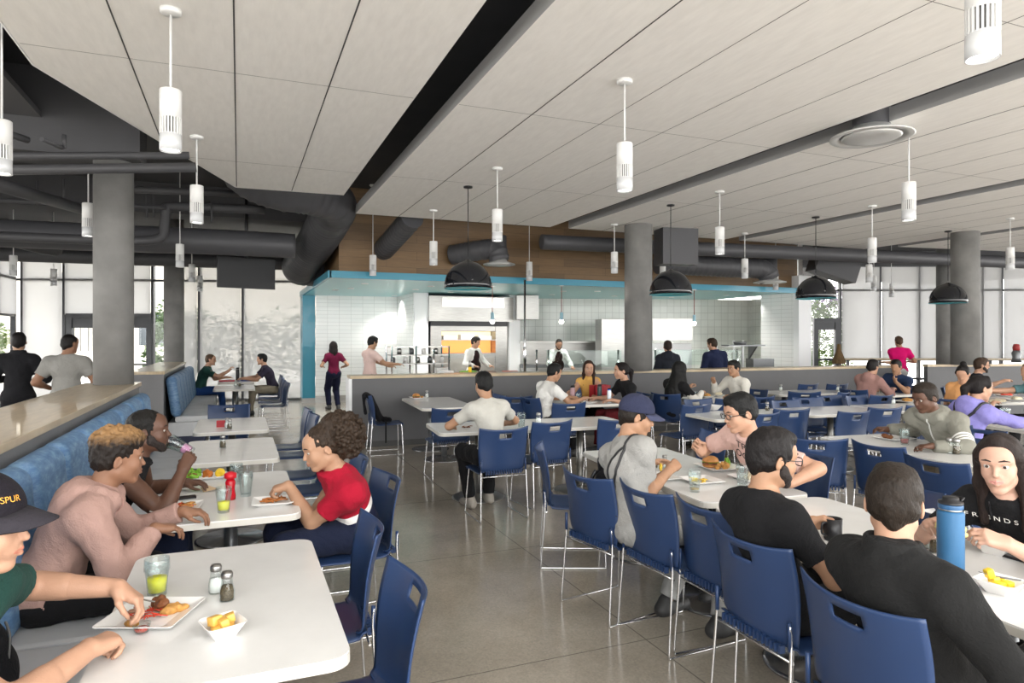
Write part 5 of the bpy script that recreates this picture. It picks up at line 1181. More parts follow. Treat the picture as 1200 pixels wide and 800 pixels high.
person('person in a dusty rose hoodie at the table below the magenta shirt',(9.42,7.86,.56),(9.52,7.82,1.03),10,head=(-4,8,0),hands={'R':hnd(9.92,7.75,.84,1,.2,.2,c=.8),'L':hnd(9.9,8.05,.82,1,0,0)},skin_k='light',top=('hoodie','rose',(.30,.17,.15)),legs=('blk17',BLK),hair=('fade',(.015,.01,.009)),q=2)
person('dark haired person in a navy t-shirt with a hand to the mouth, facing left',(10.62,8.17,.56),(10.45,8.05,1.02),195,head=(0,14,0),hands={'L':hnd(10.2,7.9,.95,-.3,.2,.9,(0,0,0.1),.9),'R':hnd(10.15,8.2,.80,-1,0,0)},skin_k='tan',top=('tee','navy28',(.02,.035,.08)),legs=('blk18',BLK),hair=('short',(.012,.01,.01)),q=2)
x,y,z=atd(1054,400,15.6); person('person in a magenta t-shirt standing before the right windows, back to us',(x,y,.92),(x,y,1.42),62,stand=True,feet={'L':(x-.12,y,0),'R':(x+.12,y,0)},hands={'L':hnd(x-.38,y+.1,1.12,0,1,0),'R':hnd(x+.40,y+.05,1.12,0,1,0)},skin_k='tan',top=('tee','magenta',(.62,.008,.14)),legs=('paleshorts',(.5,.5,.5)),hair=('short',(.09,.05,.03)),q=2,bulk=1.1)
# ---- lettering and marks on clothes
M_let=mat('white_print',(.75,.74,.70),.7); M_letb=mat('black_print',(.02,.018,.018),.8)
fw=P25['ft']; rt=P25['lt']*-1  # viewer sees the letters run towards the wearer's left
project_text('F R I E N D S',P25,P25['chest']+P25['up']*.055+fw*.05-P25['lt']*.035,P25['lt'],P25['up'],fw,.036,M_let,'chest_lettering')
i=P22; project_text('TR\nOO',i,i['chest']+i['up']*.06+i['lt']*.0,i['lt'],i['up'],i['ft'],.085,M_letb,'chest_lettering')
i=P1; project_text('LIGHT',i,i['chest']+i['lt']*.02+i['up']*.0,i['up'],-i['lt'],i['ft'],.062,M_let,'chest_lettering',spacing=1.05)
project_text('~ /// ~\n/ o /\n///',i,i['chest']-i['lt']*.06+i['up']*-.02,i['up'],-i['lt'],i['ft'],.07,M_let,'chest_drawing')
cp=[c for c in P1['root'].children if c.name.startswith('cap')][0]
Hm=P1['Hm']; hc=P1['hc']
project_text('SPUR',P1,hc+Hm@Vector((.045,.09,.085)),Hm@Vector((-.85,.5,0)),Hm@Vector((-.2,-.3,1)),Hm@Vector((.5,.85,.1)),.022,mat('orange_stitch',(.75,.35,.05),.6),'cap_lettering',target=cp)
# sleeve stripes on the grey hoodie, strap and backpack straps
def band_on(info,side,t0,r,w,m,name='sleeve_stripe'):
    el,wr=info['arms'][side]; sh=info['sh'][side]; a=(sh.lerp(el,t0))-info['off']; d=(el-sh).normalized(); b=MB()
    n=24; u=d.orthogonal().normalized(); v=d.cross(u); me=info['shirt'].data
    bv=BVHTree.FromPolygons([tuple(q.co) for q in me.vertices],[tuple(p.vertices) for p in me.polygons]); ring=[[],[]]
    for k in range(n):
        q=u*math.cos(2*PI*k/n)+v*math.sin(2*PI*k/n)
        for j in(0,1):
            c=a+d*(w*j); h=bv.ray_cast(c+q*.2,-q); ring[j].append((h[0] if h[0] is not None and (h[0]-c).length<.09 else c+q*r)+q*.003)
    b.add(ring[0]+ring[1],[(k,(k+1)%n,n+(k+1)%n,n+k) for k in range(n)],True); b.build(name,m,info['shirt'])
for t in(.62,.72,.82): band_on(P26,'L',t,.06,.018,M_let)
def strap(info,pts,w,m,name):
    me=info['shirt'].data; bv=BVHTree.FromPolygons([tuple(q.co) for q in me.vertices],[tuple(p.vertices) for p in me.polygons]); P=smooth_path(pts,8); out=[]
    for p in P:
        h=bv.find_nearest(Vector(p)-info['off']); out.append(h[0]+h[1]*.003)
    b=MB(); b.tube(out,w,6); b.build(name,m,info['shirt'])
i=P27; n_=i['neck']; f=i['ft']; l=i['lt']; u=i['up']; strap(i,[n_-l*.09+f*.06-u*.03,n_-l*.10-f*.05-u*.01,n_-l*.05-f*.12-u*.12,n_+l*.02-f*.14-u*.3],.014,M_black,'black_strap'); strap(i,[n_+l*.09+f*.06-u*.03,n_+l*.10-f*.05-u*.01,n_+l*.06-f*.12-u*.12,n_+l*.03-f*.14-u*.3],.014,M_black,'black_strap')
i=P21; n_=i['neck']; f=i['ft']; l=i['lt']; u=i['up']
strap(i,[n_-l*.09+f*.05-u*.02,n_-l*.10-f*.04-u*.0,n_-l*.07-f*.12-u*.12,n_-l*.02-f*.14-u*.25,n_-l*.0-f*.14-u*.42],.008,M_black,'camera_strap')
strap(i,[n_-l*.11+f*.04-u*.03,n_-l*.05-f*.10-u*.06,n_+l*.02-f*.13-u*.15,n_+l*.05-f*.14-u*.35],.007,M_black,'camera_strap')
strap(P26,[P26['neck']+P26['ft']*.12-P26['up']*.03,P26['chest']+P26['ft']*.15,P26['chest']+P26['ft']*.14-P26['up']*.2],.006,mat('zip_line',(.55,.55,.52),.5),'zip')
strap(P2,[P2['neck']+P2['ft']*.08-P2['lt']*.03,P2['neck']+P2['ft']*.13-P2['lt']*.03-P2['up']*.12],.004,mat('cord_pink',(.35,.2,.17),.8),'drawcord')
strap(P25,[P25['neck']+P25['ft']*.08-P25['lt']*.03,P25['neck']+P25['ft']*.13-P25['lt']*.03-P25['up']*.1],.003,M_black,'drawcord')
# side stripes of the track trousers
b=MB()
for k in range(3):
    z=.60+.02*k; b.tube([(.02,-.21,z+.02),(.2,-.215,z+.012),(.42,-.21,z)],.006,6)
b.build('side_stripes',M_let,P2['root'])
# ---------------------------------------------------------------- table-top things
TZ=.75
M_cgl=glassmat('clear_glass',(.93,.97,.97),.35)
M_porc=mat('white_porcelain',(.80,.79,.77),.22,coat=.3)
M_yel=mat('yellow_drink',(.95,.85,.0),.25); M_dia=mat('golden_drink',(.55,.34,.08),.15,trans=.3); M_wat=glassmat('water',(.95,.97,.98),.2); M_red=mat('red_drink',(.25,.01,.01),.15); M_or=mat('orange_drink',(.85,.42,.02),.2)
M_salt=mat('salt',(.82,.81,.78),.9); M_pep=mat('pepper',(.12,.09,.05),.95,bump=.8,bscale=300,var=.5,vscale=200)
M_gold=mat('fried_food',(.48,.24,.06),.6,bump=.7,bscale=60,var=.35,vscale=35); M_brown=mat('browned_meat',(.20,.07,.025),.55,bump=.7,bscale=60,var=.4,vscale=30)
M_sauce=mat('red_sauce',(.50,.04,.015),.35,var=.3,vscale=40); M_green=mat('salad_leaf',(.20,.42,.04),.5,var=.4,vscale=30); M_mel=mat('melon_piece',(.72,.42,.09),.35,var=.15,vscale=20)
M_pine=mat('pineapple_piece',(.82,.55,.03),.4,var=.15,vscale=30); M_bun=mat('burger_bun',(.50,.22,.06),.45,var=.25,vscale=20); M_white_f=mat('rice_food',(.75,.68,.5),.6,var=.2,vscale=40)
def glass(x,y,h,r,label,fill=.5,liq=None,z=TZ,tilt=None,cat='drinking glass',group=None):
    o=empty('drinking_glass',(x,y,z)); tag(o,label,cat,group); rb=r*.74
    n=36; b=MB(); prof=[(0,.003),(rb,.0),(rb*1.02,.008),(rb+(r-rb)*.5,h*.5),(r*.96,h*.66),(r*1.03,h*.68),(r,h*.99),(r*.97,h),(r*.955,h*.97),(r*.95,h*.7),(r*.88,h*.64),(rb*.93,.014),(0,.012)]
    v=[];f=[]
    for i,(q,zz) in enumerate(prof):
        for k in range(n):
            a=2*PI*k/n; fl=1-(.05*(k%3==0) if 1<i<5 else 0); v.append((q*fl*math.cos(a),q*fl*math.sin(a),zz))
    for i in range(len(prof)-1):
        for k in range(n): f.append((i*n+k,i*n+(k+1)%n,(i+1)*n+(k+1)%n,(i+1)*n+k))
    b.add(v,f,True); b.build('glass_body',M_cgl,o)
    if liq:
        rf=rb+(r-rb)*fill; MB().lathe([(0,.013),(rb*.91,.015),(rf*.90,h*fill),(0,h*fill)],28).build('drink',liq,o)
    if tilt: o.rotation_euler=tilt
    return o
def shaker(x,y,fillm,label,z=TZ,s=1.0):
    o=empty('shaker',(x,y,z)); tag(o,label,'shaker','glass salt and pepper shakers'); o.scale=(s,s,s)
    MB().lathe([(0,0),(.021,0),(.023,.006),(.0235,.03),(.019,.05),(.0165,.065),(.017,.075)],24).build('jar',M_cgl,o)
    MB().lathe([(0,.003),(.0195,.004),(.0205,.03),(.0165,.048),(0,.049)],20).build('contents',fillm,o)
    c=MB(); c.lathe([(.0175,.073),(.0185,.076),(.0185,.086),(.015,.093),(0,.096)],24).build('lid',M_steel,o); return o
def plate(x,y,w,d,rz,label,z=TZ):
    o=empty('square_plate',(x,y,z)); tag(o,label,'plate'); o.rotation_euler=(0,0,R(rz)); m=MB(); n=10; W_=w/2;D2=d/2
    rings=[(.62,.0),(.66,.004),(.98,.019),(1.0,.021),(.985,.016),(.64,.0)] 
    v=[];f=[]
    rr=[(.60,0),(.64,.002),(1.0,.020),(1.0,.023),(.97,.022),(.62,.006),(.3,.006)]
    for k,(s,zz) in enumerate(rr):
        for px,py in rrect(-W_*s,W_*s,-D2*s,D2*s,.012*s,3): v.append((px,py,zz))
    q=len(v)//len(rr)
    for i in range(len(rr)-1):
        for k in range(q): f.append((i*q+k,i*q+(k+1)%q,(i+1)*q+(k+1)%q,(i+1)*q+k))
    f.append(tuple(range(q))[::-1]); f.append(tuple((len(rr)-1)*q+k for k in range(q)))
    m.add(v,f,False); m.build('plate_body',M_porc,o); return o
def bowl(x,y,w,rz,label,h=.048,z=TZ):
    o=empty('square_bowl',(x,y,z)); tag(o,label,'bowl'); o.rotation_euler=(0,0,R(rz)); m=MB(); v=[];f=[]
    rr=[(.50,0),(.52,0),(.98,h*.96),(1.03,h),(.99,h*1.02),(.93,h*.95),(.50,.006),(.2,.006)]
    for s,zz in rr:
        for px,py in rrect(-w/2*s,w/2*s,-w/2*s,w/2*s,.018*s,4): v.append((px,py,zz))
    q=len(v)//len(rr)
    for i in range(len(rr)-1):
        for k in range(q): f.append((i*q+k,i*q+(k+1)%q,(i+1)*q+(k+1)%q,(i+1)*q+k))
    f.append(tuple(range(q))[::-1]); f.append(tuple((len(rr)-1)*q+k for k in range(q)))
    m.add(v,f,False); m.build('bowl_body',M_porc,o); return o
def lump(name,label,cat,x,y,z,rx,ry,rz_,m,seed,h=.003,n=5,noise=.003,group=None,kind=None,rot=0):
    rg=random.Random(seed); S_=SDF(h)
    for i in range(n):
        a=rg.uniform(0,6.28); q=rg.uniform(0,.7); s=rg.uniform(.35,.6)*(5/n)**.5
        S_.ell((rx*q*math.cos(a),ry*q*math.sin(a),rz_*rg.uniform(.25,.6)),(rx*s,ry*s,rz_*rg.uniform(.4,.6)),None,.006)
    S_.noise=[(noise,150,seed)]
    o=npmesh(name,[S_.mesh()],m); o.location=(x,y,z); o.rotation_euler=(0,0,rot); tag(o,label,cat,group,kind); return o
def chunk(name,label,cat,x,y,z,s,m,seed,group=None):
    rg=random.Random(seed); b=MB(); M=Matrix.Rotation(rg.uniform(0,6),4,'Z')@Matrix.Rotation(rg.uniform(-.4,.4),4,'X')@Matrix.Diagonal((rg.uniform(.8,1.2),rg.uniform(.8,1.2),rg.uniform(.75,1),1)); b.box(-s,s,-s,s,-s,s,b=s*.3,M=M)
    o=b.build(name,m); o.location=(x,y,z+s*.8); 
    for p in o.data.polygons: p.use_smooth=True
    tag(o,label,cat,group); return o
def strips(name,label,x,y,z,L,W_,n,m,seed,cat='food',r=.004):
    rg=random.Random(seed); b=MB()
    for i in range(n):
        px,py=rg.uniform(-L,L),rg.uniform(-W_,W_); a=rg.uniform(0,6.28); l=rg.uniform(.012,.03); zz=rg.uniform(.004,.016)
        b.tube([(px-l*math.cos(a),py-l*math.sin(a),zz),(px,py,zz+.004),(px+l*math.cos(a),py+l*math.sin(a),zz)],r,6)
    o=b.build(name,m); o.location=(x,y,z); tag(o,label,cat,None,'stuff'); return o
# --- near left table
x,y=at(184,697,TZ); glass(x,y,.135,.042,'tall clear glass of bright yellow drink on the near left table',.48,M_yel)
x,y=at(253,694,TZ); shaker(x,y,M_salt,'salt shaker on the near left table, the left one',s=1.1)
x,y=at(266,703,TZ); shaker(x,y,M_pep,'pepper shaker on the near left table, in front of the salt',s=1.1)
x,y=at(178,724,TZ); px_,py_=x,y; plate(x,y,.25,.25,-22,'square white plate of chicken in front of the capped young man')
lump('fried_chicken','golden fried chicken strip at the right of the capped man\'s plate','food',px_+.055,py_+.0,TZ+.006,.06,.022,.030,M_gold,3,rot=.25)
lump('chicken_piece','browned chicken wing at the back of the capped man\'s plate','food',px_+.02,py_+.045,TZ+.006,.04,.028,.045,M_brown,4,rot=-.6)
lump('chicken_piece','small golden piece of chicken under the capped man\'s hand','food',px_-.05,py_-.055,TZ+.006,.03,.022,.025,M_gold,6)
strips('shredded_topping','scattered reddish shreds on the capped man\'s plate',px_-.02,py_+.01,TZ+.006,.05,.05,26,M_sauce,5,r=.002)
x,y=at(166,742,TZ); o=empty('sauce_cup',(x,y,TZ+.006)); tag(o,'small clear cup of red sauce on the capped man\'s plate','cup'); MB().lathe([(0,0),(.019,0),(.027,.026),(.025,.026),(.018,.002),(0,.002)],24).build('cup_body',M_cgl,o); MB().lathe([(0,.002),(.018,.003),(.021,.012),(0,.013)],20).build('sauce',M_sauce,o)
fk=empty('fork',(px_-.02,py_+.055,TZ+.03)); tag(fk,'steel fork resting on the capped man\'s plate','fork'); MB().tube(smooth_path([(.05,-.01,0),(.0,.0,.012),(-.06,.03,.03)],5),.003,8).build('handle',M_steel,fk); b=MB(); [b.tube([(.05,-.01+k*.004-.006,0),(.085,-.018+k*.004-.006,-.008)],.0012,6) for k in range(4)]; b.build('tines',M_steel,fk)
x,y=at(261,745,TZ); bowl(x,y,.118,20,'square white bowl of orange melon cubes on the near left table'); rg=random.Random(2)
for i,(dx,dy,dz) in enumerate([(-.017,-.015,.014),(.016,-.016,.014),(-.016,.016,.014),(.018,.015,.014),(0,.0,.036),(-.022,.004,.038),(.021,.008,.040),(.004,-.024,.037)]):
    chunk('melon_cube',['melon cube low at the front left of the white bowl','melon cube low at the front right of the white bowl','melon cube low at the back left of the white bowl','melon cube low at the back right of the white bowl','melon cube in the middle of the heap in the white bowl','melon cube high at the left of the heap','melon cube high at the right of the heap','melon cube high at the front of the heap'][i],'melon cube',x+dx,y+dy,TZ+dz,.0155,M_mel,i,'melon cubes in the square bowl')
# --- second left table
x,y=at(262,600,TZ); glass(x,y,.135,.040,'clear glass with yellow drink on the table before the red polo',.42,M_yel)
x,y=at(288,581,TZ); glass(x,y,.14,.040,'clear empty glass on the second table, the right one of the pair',.1,M_wat)
x,y=at(277,567,TZ); glass(x,y,.13,.040,'clear glass of water on the second table, behind the other glass',.7,M_wat)
x,y=at(208,597,TZ); plate(x,y,.24,.20,-5,'square white plate of fries in front of the pink hoodie')
strips('fries','golden fries and red scraps on the pink hooded boy\'s plate',x,y,TZ+.008,.07,.05,46,M_gold,8,r=.0042)
strips('red_scraps','red sauced scraps among the fries',x+.01,y,TZ+.012,.06,.04,26,M_sauce,9,r=.003)
x,y=at(213,584,TZ); o=MB(); o.prism(rrect(-.075,.075,-.036,.036,.01),0,.008); ph=o.build('phone',M_black,None,(x,y,TZ)); ph.rotation_euler=(0,0,R(8)); tag(ph,'black phone lying on the table beyond the fries plate','phone')
x,y=at(224,562,TZ); plate(x,y,.21,.18,0,'white plate of salad in front of the drinking man')
lump('salad','green leaf salad on the drinking man\'s plate','salad',x,y,TZ+.008,.07,.05,.05,M_green,15,noise=.005,n=34,kind='stuff'); strips('salad_scraps','brown scraps in the salad',x-.02,y-.02,TZ+.03,.04,.03,14,M_brown,16)
x,y=at(250,560,TZ); plate(x,y,.17,.17,0,'white plate of fried food beyond the ketchup bottle')
lump('fried_food','reddish fried pieces on the far plate of the second table','food',x-.035,y,TZ+.008,.04,.035,.045,mat('orange_fried',(.45,.13,.02),.5,bump=.6,bscale=60,var=.3),21,noise=.004,n=14); lump('corn_cob','yellow corn on the far plate of the second table','corn',x+.035,y+.01,TZ+.008,.045,.026,.045,M_pine,22,noise=.002)
x,y=at(270,585,TZ); o=empty('ketchup_bottle',(x,y,TZ)); tag(o,'red squeeze bottle standing among the glasses on the second table','bottle')
MB().lathe([(0,0),(.028,0),(.030,.02),(.024,.06),(.028,.10),(.020,.12)],24).build('bottle_body',mat('ketchup_red',(.42,.006,.015),.25),o); MB().lathe([(.02,.12),(.034,.125),(.034,.15),(.012,.16),(0,.162)],20).build('cap',mat('ketchup_cap',(.5,.01,.02),.3),o)
x,y=at(245,575,TZ); o=MB(); o.add([(0,0,0),(.08,.01,.012),(.07,.07,.004),(-.02,.06,.018),(.03,.04,.03)],[(0,1,4),(1,2,4),(2,3,4),(3,0,4)]); o=o.build('paper_napkin',mat('kraft_paper',(.45,.33,.2),.8)); o.location=(x-.03,y-.03,TZ+.001); tag(o,'crumpled brown paper napkin on the second table','napkin')
x,y=at(320,590,TZ); plate(x,y,.22,.20,-4,'white square plate under the hand of the person in red'); strips('fries','reddish fries on the plate of the person in red',x+.0,y+.03,TZ+.008,.05,.03,26,mat('dark_fries',(.38,.13,.03),.5),31,r=.0045)
x,y=at(303,589,TZ); 
# third, fourth tables
x,y=at(261,524.5,TZ); shaker(x,y,M_pep,'lone pepper shaker on the third left table',s=1.15)
def caddy(x,y,label,s=1.0):
    o=empty('sauce_caddy',(x,y,TZ)); tag(o,label,'caddy'); m=mat('caddy_red',(.38,.008,.018),.35)
    MB().box(-.08*s,.08*s,-.05*s,.05*s,0,.012).box(-.08*s,-.074*s,-.05*s,.05*s,.012,.12*s).box(.074*s,.08*s,-.05*s,.05*s,.012,.12*s).box(-.08*s,.08*s,-.05*s,-.044*s,.012,.12*s).box(-.08*s,.08*s,.044*s,.05*s,.012,.12*s).build('caddy_box',m,o)
    return o
caddy(*at(259,500,TZ),'small red sauce caddy on the fourth left table',.55)
x,y=at(266,501,TZ); shaker(x,y,M_salt,'salt shaker beside the red caddy on the fourth left table',s=1.1); x,y=at(269,502.5,TZ); shaker(x,y,M_pep,'pepper shaker beside the red caddy on the fourth left table',s=1.1)
x,y=at(276,452.5,TZ); shaker(x,y,M_salt,'salt shaker on the nearer far left table',s=1.18); x,y=at(281,452.5,TZ); shaker(x,y,M_pep,'pepper shaker on the nearer far left table',s=1.18)
x,y=-.24,15.6; o=MB().box(-.16,.16,-.11,.11,0,.025,b=.006).build('food_tray',mat('tray_red',(.45,.01,.04),.4)); o.location=(x,y,TZ); tag(o,'red tray in front of the green shirted man','tray')
x,y=.13,15.6; o=MB().box(-.15,.15,-.11,.11,0,.02,b=.006).build('food_tray',mat('tray_blue',(.03,.08,.3),.4)); o.location=(x,y,TZ); tag(o,'blue tray in front of the plum shirted man','tray')
def bottle(x,y,h,r,body,capm,label,z=TZ,band=None):
    o=empty('water_bottle',(x,y,z)); tag(o,label,'bottle')
    MB().lathe([(0,0),(r*.96,0),(r,.006),(r,h*.80),(r*.97,h*.815),(r*.84,h*.835)],36).build('bottle_body',body,o)
    MB().lathe([(r*.84,h*.835),(r*.86,h*.845),(r*.86,h*.855),(r*.84,h*.86)],30).build('steel_ring',M_steel,o)
    l=MB().lathe([(r*.90,h*.858),(r*.92,h*.865),(r*.92,h*.90),(r*.90,h*.915),(0,h*.915)],36).build('lid',capm,o)
    MB().lathe([(r*.90,h*.915),(r*.93,h*.92),(r*.92,h*.945),(r*.62,h*.955),(r*.60,h*.995),(r*.55,h),(0,h)],32).build('lid_top',M_black,l)
    b=MB(); b.tube([(r*.55,-r*.5,h*.95),(r*.9,-r*.5,h*.985),(r*.9,r*.5,h*.985),(r*.55,r*.5,h*.95)],r*.10,6); b.build('carry_loop',M_black,l); return o
x,y=(-.03,15.95); bottle(x,y,.28,.04,M_black,M_black,'black flask between the two far men at the window table')
# --- centre table
x,y=at(1114,677,TZ); bottle(x,y,.315,.0465,mat('bottle_blue',(.025,.115,.245),.5,bump=.2,bscale=500),mat('lid_blue',(.03,.10,.22),.4),'tall matt blue water bottle with black lid in front of the smiling woman')
def f_glass(px,py,r,h,lab,fill,liq): x,y=at(px,py,TZ); glass(x,y,h,r,lab,fill,liq)
f_glass(814,576,.038,.135,'clear glass with a little amber drink at the centre table edge',.18,M_dia)
f_glass(870,569,.040,.135,'clear glass of water with lemon beside the bearded man',.8,M_wat)
x,y=at(767,548,TZ); shaker(x,y,M_pep,'pepper shaker before the grey capped man, left one'); x,y=at(779,548,TZ); shaker(x,y,M_salt,'salt shaker before the grey capped man, right one')
x,y=at(770,561,TZ); plate(x,y,.24,.24,-6,'square white plate under the hands of the grey capped man'); lump('meat_piece','browned meat on the grey capped man\'s plate','food',x+.0,y-.02,TZ+.008,.045,.03,.03,M_brown,41); lump('corn_piece','yellow corn piece held above the grey capped man\'s plate','corn',x+.05,y+.03,TZ+.05,.02,.018,.05,M_pine,42,n=3)
x,y=at(843,549,TZ); BX,BY=x,y; plate(x,y,.27,.27,-8,'square plate with burger and wedges before the pink shirted man')
def burger(x,y,z,lab,s=1.0):
    o=empty('burger',(x,y,z)); tag(o,lab,'burger'); o.scale=(s,s,s)
    MB().lathe([(0,0),(.05,0),(.056,.008),(.054,.018),(0,.018)],24).build('bottom_bun',M_bun,o); MB().lathe([(0,.018),(.057,.018),(.058,.032),(0,.033)],24).build('patty',M_brown,o)
    b=MB(); n=28; b.add([(0,0,.036)]+[((.060+.006*math.sin(5*a))*math.cos(a),(.060+.006*math.sin(5*a))*math.sin(a),.034+.003*math.sin(9*a)) for a in [2*PI*k/n for k in range(n)]],[(0,1+k,1+(k+1)%n) for k in range(n)]); b.build('lettuce',M_green,o)
    MB().lathe([(.056,.037),(.058,.045),(.050,.062),(.03,.074),(0,.079)],28).build('top_bun',M_bun,o); return o
burger(BX-.03,BY+.06,TZ+.007,'burger at the back of the pink shirted man\'s plate')
for i,(dx,dy) in enumerate([(.05,-.02),(.01,-.06),(.07,.04),(-.04,-.03),(.03,.0)]): lump('potato_wedge','golden potato wedge on the burger plate, '+['right front','front','right back','left','middle'][i]+' of the heap','food',BX+dx,BY+dy,TZ+.008,.032,.022,.035,M_gold,50+i,rot=i,n=4,group='potato wedges')
lump('salad','green lettuce at the right of the burger plate','salad',BX+.085,BY+.01,TZ+.008,.03,.035,.05,M_green,60,noise=.004,n=16,kind='stuff')
x,y=at(822,565,TZ); plate(x,y,.22,.22,-4,'nearly empty square white plate beside the amber drink'); strips('scraps','few crumbs and corn on the nearly empty plate',x,y,TZ+.008,.06,.05,10,M_pine,61)
x,y=at(880,562,TZ); plate(x,y,.22,.22,-4,'plate of pale food half hidden by the bearded man\'s head'); lump('pasta','pale heap of food behind the water glass','food',x-.01,y,TZ+.008,.06,.05,.04,M_white_f,62,noise=.005,n=8,kind='stuff')
o=empty('mug',(2.535,2.28,TZ)); tag(o,'black mug held by the bearded man','mug'); MB().lathe([(0,0),(.036,0),(.040,.01),(.041,.10),(.038,.10),(.036,.008),(0,.006)],32).build('mug_body',M_black,o); MB().tube(smooth_path([(-.04,0,.085),(-.065,0,.08),(-.068,0,.04),(-.04,0,.025)],5),.005,8).build('handle',M_black,o)
x,y=at(1085,641,TZ); shaker(x,y,M_salt,'salt shaker left of the blue bottle',s=1.05); x,y=at(1096,647,TZ); shaker(x,y,M_pep,'pepper shaker half behind the blue bottle',s=1.05)
x,y=at(1166,648,TZ); bowl(x,y,.14,12,'square white bowl with one yellow fruit piece near the woman'); chunk('pineapple_piece','single yellow fruit piece in the far white bowl','fruit piece',x-.015,y,TZ+.012,.018,M_pine,71)
x,y=at(1172,694,TZ); bowl(x,y,.135,10,'square white bowl of pineapple with a fork in it')
for i,(dx,dy,dz) in enumerate([(-.018,-.008,.018),(.013,-.018,.018),(.017,.016,.018),(-.005,.018,.026),(-.02,.026,.052)]): chunk('pineapple_piece','pineapple piece in the bowl with the fork, '+['left','front','right','back','topmost'][i],'fruit piece',x+dx,y+dy,TZ+dz,.016,M_pine,80+i,'pineapple pieces in the bowl')
fk=empty('fork',(x+.01,y+.01,TZ+.055)); tag(fk,'dark steel fork standing in the pineapple bowl','fork'); MB().tube([(-.02,.01,0),(.07,-.045,-.012)],.003,8).build('handle',M_basem,fk); b=MB(); [b.tube([(-.02,.01+k*.005-.007,0),(-.055,.03+k*.005-.007,.012)],.0013,6) for k in range(4)]; b.build('tines',M_basem,fk)
x,y=at(1197,652,TZ); o=MB().box(-.13,.13,-.09,.09,0,.012,b=.004).build('serving_board',M_black); o.location=(x+.05,y,TZ); tag(o,'black tray under crumpled paper at the right edge','tray')
lump('crumpled_napkin','crumpled pale napkin at the right edge of the table','napkin',x+.06,y+.01,TZ+.013,.05,.05,.06,mat('napkin_paper',(.68,.6,.5),.9),90,noise=.006)
lump('sandwich','green leafy sandwich held by the smiling woman','sandwich',2.62,1.80,.885,.055,.07,.06,mat('sandwich_mix',(.38,.36,.10),.6,bump=.5,bscale=60,var=.5,vscale=40,var2=(.6,.45,.25)),91,noise=.006,n=8)
x,y=at(1125,607,TZ); plate(x,y,.26,.26,-4,'white plate beneath the sandwich of the smiling woman')
# drinking man's glass
mp=P3['hc']+P3['Hm']@Vector((0,.113,-.055)); ga=Vector((.80,-.25,-.48)).normalized(); gb=mp+ga*.135
g=glass(gb.x,gb.y,.14,.038,'tilted glass with pink drink held to the man\'s mouth',.4,mat('pink_drink',(.62,.25,.42),.2),z=gb.z); g.rotation_euler=(-ga).to_track_quat('Z','Y').to_euler()
# --- table b and a
x,y=at(611,500,TZ); glass(x,y,.15,.045,'clear glass right of the boy in pale grey',.8,M_wat); x,y=at(631,497,TZ); shaker(x,y,M_salt,'salt shaker on the long middle table',s=1.35)
x,y=at(548,501,TZ); strips('crumbs','dark crumbs beside the boy\'s elbow',x,y,TZ,.06,.03,10,M_brown,95)
x,y=at(490,467,TZ); plate(x,y,.24,.24,0,'plate with a burger on the counter table'); burger(x-.03,y,TZ+.006,'burger on the counter table plate'); lump('fries_heap','small heap of golden food beside the far burger','food',x+.06,y,TZ+.008,.04,.03,.03,M_gold,97); x,y=at(494,465,TZ); shaker(x+.06,y-.10,M_salt,'salt shaker beside the far burger',s=1.18)
# friends table
x,y=at(703,467,TZ); caddy(x,y,'large red caddy in the middle of the friends table',1.75)
b=MB(); 
x2,y2=at(698,468,TZ); bottle(x2,y2-.12,.24,.035,mat('bottle_green',(.02,.05,.05),.3),M_black,'dark green bottle in front of the red caddy')
x,y=at(714,471.5,TZ); bottle(x,y,.21,.03,mat('clear_plastic',(.75,.80,.85),.15,alpha=1),mat('lid_bright_blue',(.03,.10,.6),.3),'clear water bottle with a blue label on the friends table')
x,y=at(671,468.5,TZ); bottle(x,y,.22,.038,mat('bottle_mauve',(.42,.25,.27),.3),M_black,'mauve bottle with black lid near the white shirted man')
x,y=at(687,472,TZ); plate(x,y,.24,.24,0,'white plate with a pile of napkins on the friends table'); lump('napkins','crumpled white napkins on the friends table','napkins',x,y,TZ+.01,.08,.06,.05,M_porc,101,h=.006,noise=.005)
x,y=at(678,471,TZ); glass(x,y,.13,.038,'clear glass between the friends',.3,M_wat)
# hijab table
x,y=6.42,8.30; glass(x,y,.12,.04,'glass of amber drink before the headscarfed woman',.7,M_dia); x,y=at(828,465,TZ); plate(x,y,.2,.2,0,'plate at the middle of the headscarfed woman\'s table'); lump('pastry','small brown food on the middle plate','food',x,y,TZ+.01,.06,.05,.05,M_gold,104,h=.006)
x,y=at(842,464,TZ); plate(x,y,.22,.2,0,'plate before the white shirted man'); lump('pastry','pale piled food before the white shirted man','food',x,y,TZ+.01,.07,.05,.05,M_white_f,105,h=.006)
x,y=at(835,480,TZ); bowl(x,y,.19,15,'white bowl alone on the left end of the long row',.06)
x,y=at(899,481,TZ); shaker(x,y,M_pep,'pepper shaker on the long white row, left of the joint',s=1.18); x,y=at(1047,473,TZ); shaker(x,y,M_salt,'salt shaker on the right part of the long white row',s=1.18)
x,y=at(1065,471,TZ); plate(x,y,.34,.28,0,'plate of food at the right end of the long white row'); lump('mixed_food','mixed brown and yellow food on the long row plate','food',x,y,TZ+.01,.12,.09,.05,M_gold,107,h=.008)
x,y=at(915,457.5,TZ); shaker(x,y,M_salt,'tiny salt shaker on the back counter table',s=1.18); x,y=at(982,457.5,TZ); shaker(x,y,M_salt,'tiny salt shaker behind the dark chairs near the rose hoodie',s=1.18)
x,y=10.0,8.0; glass(x,y,.15,.05,'clear glass between the pair below the magenta shirt',.6,M_wat)
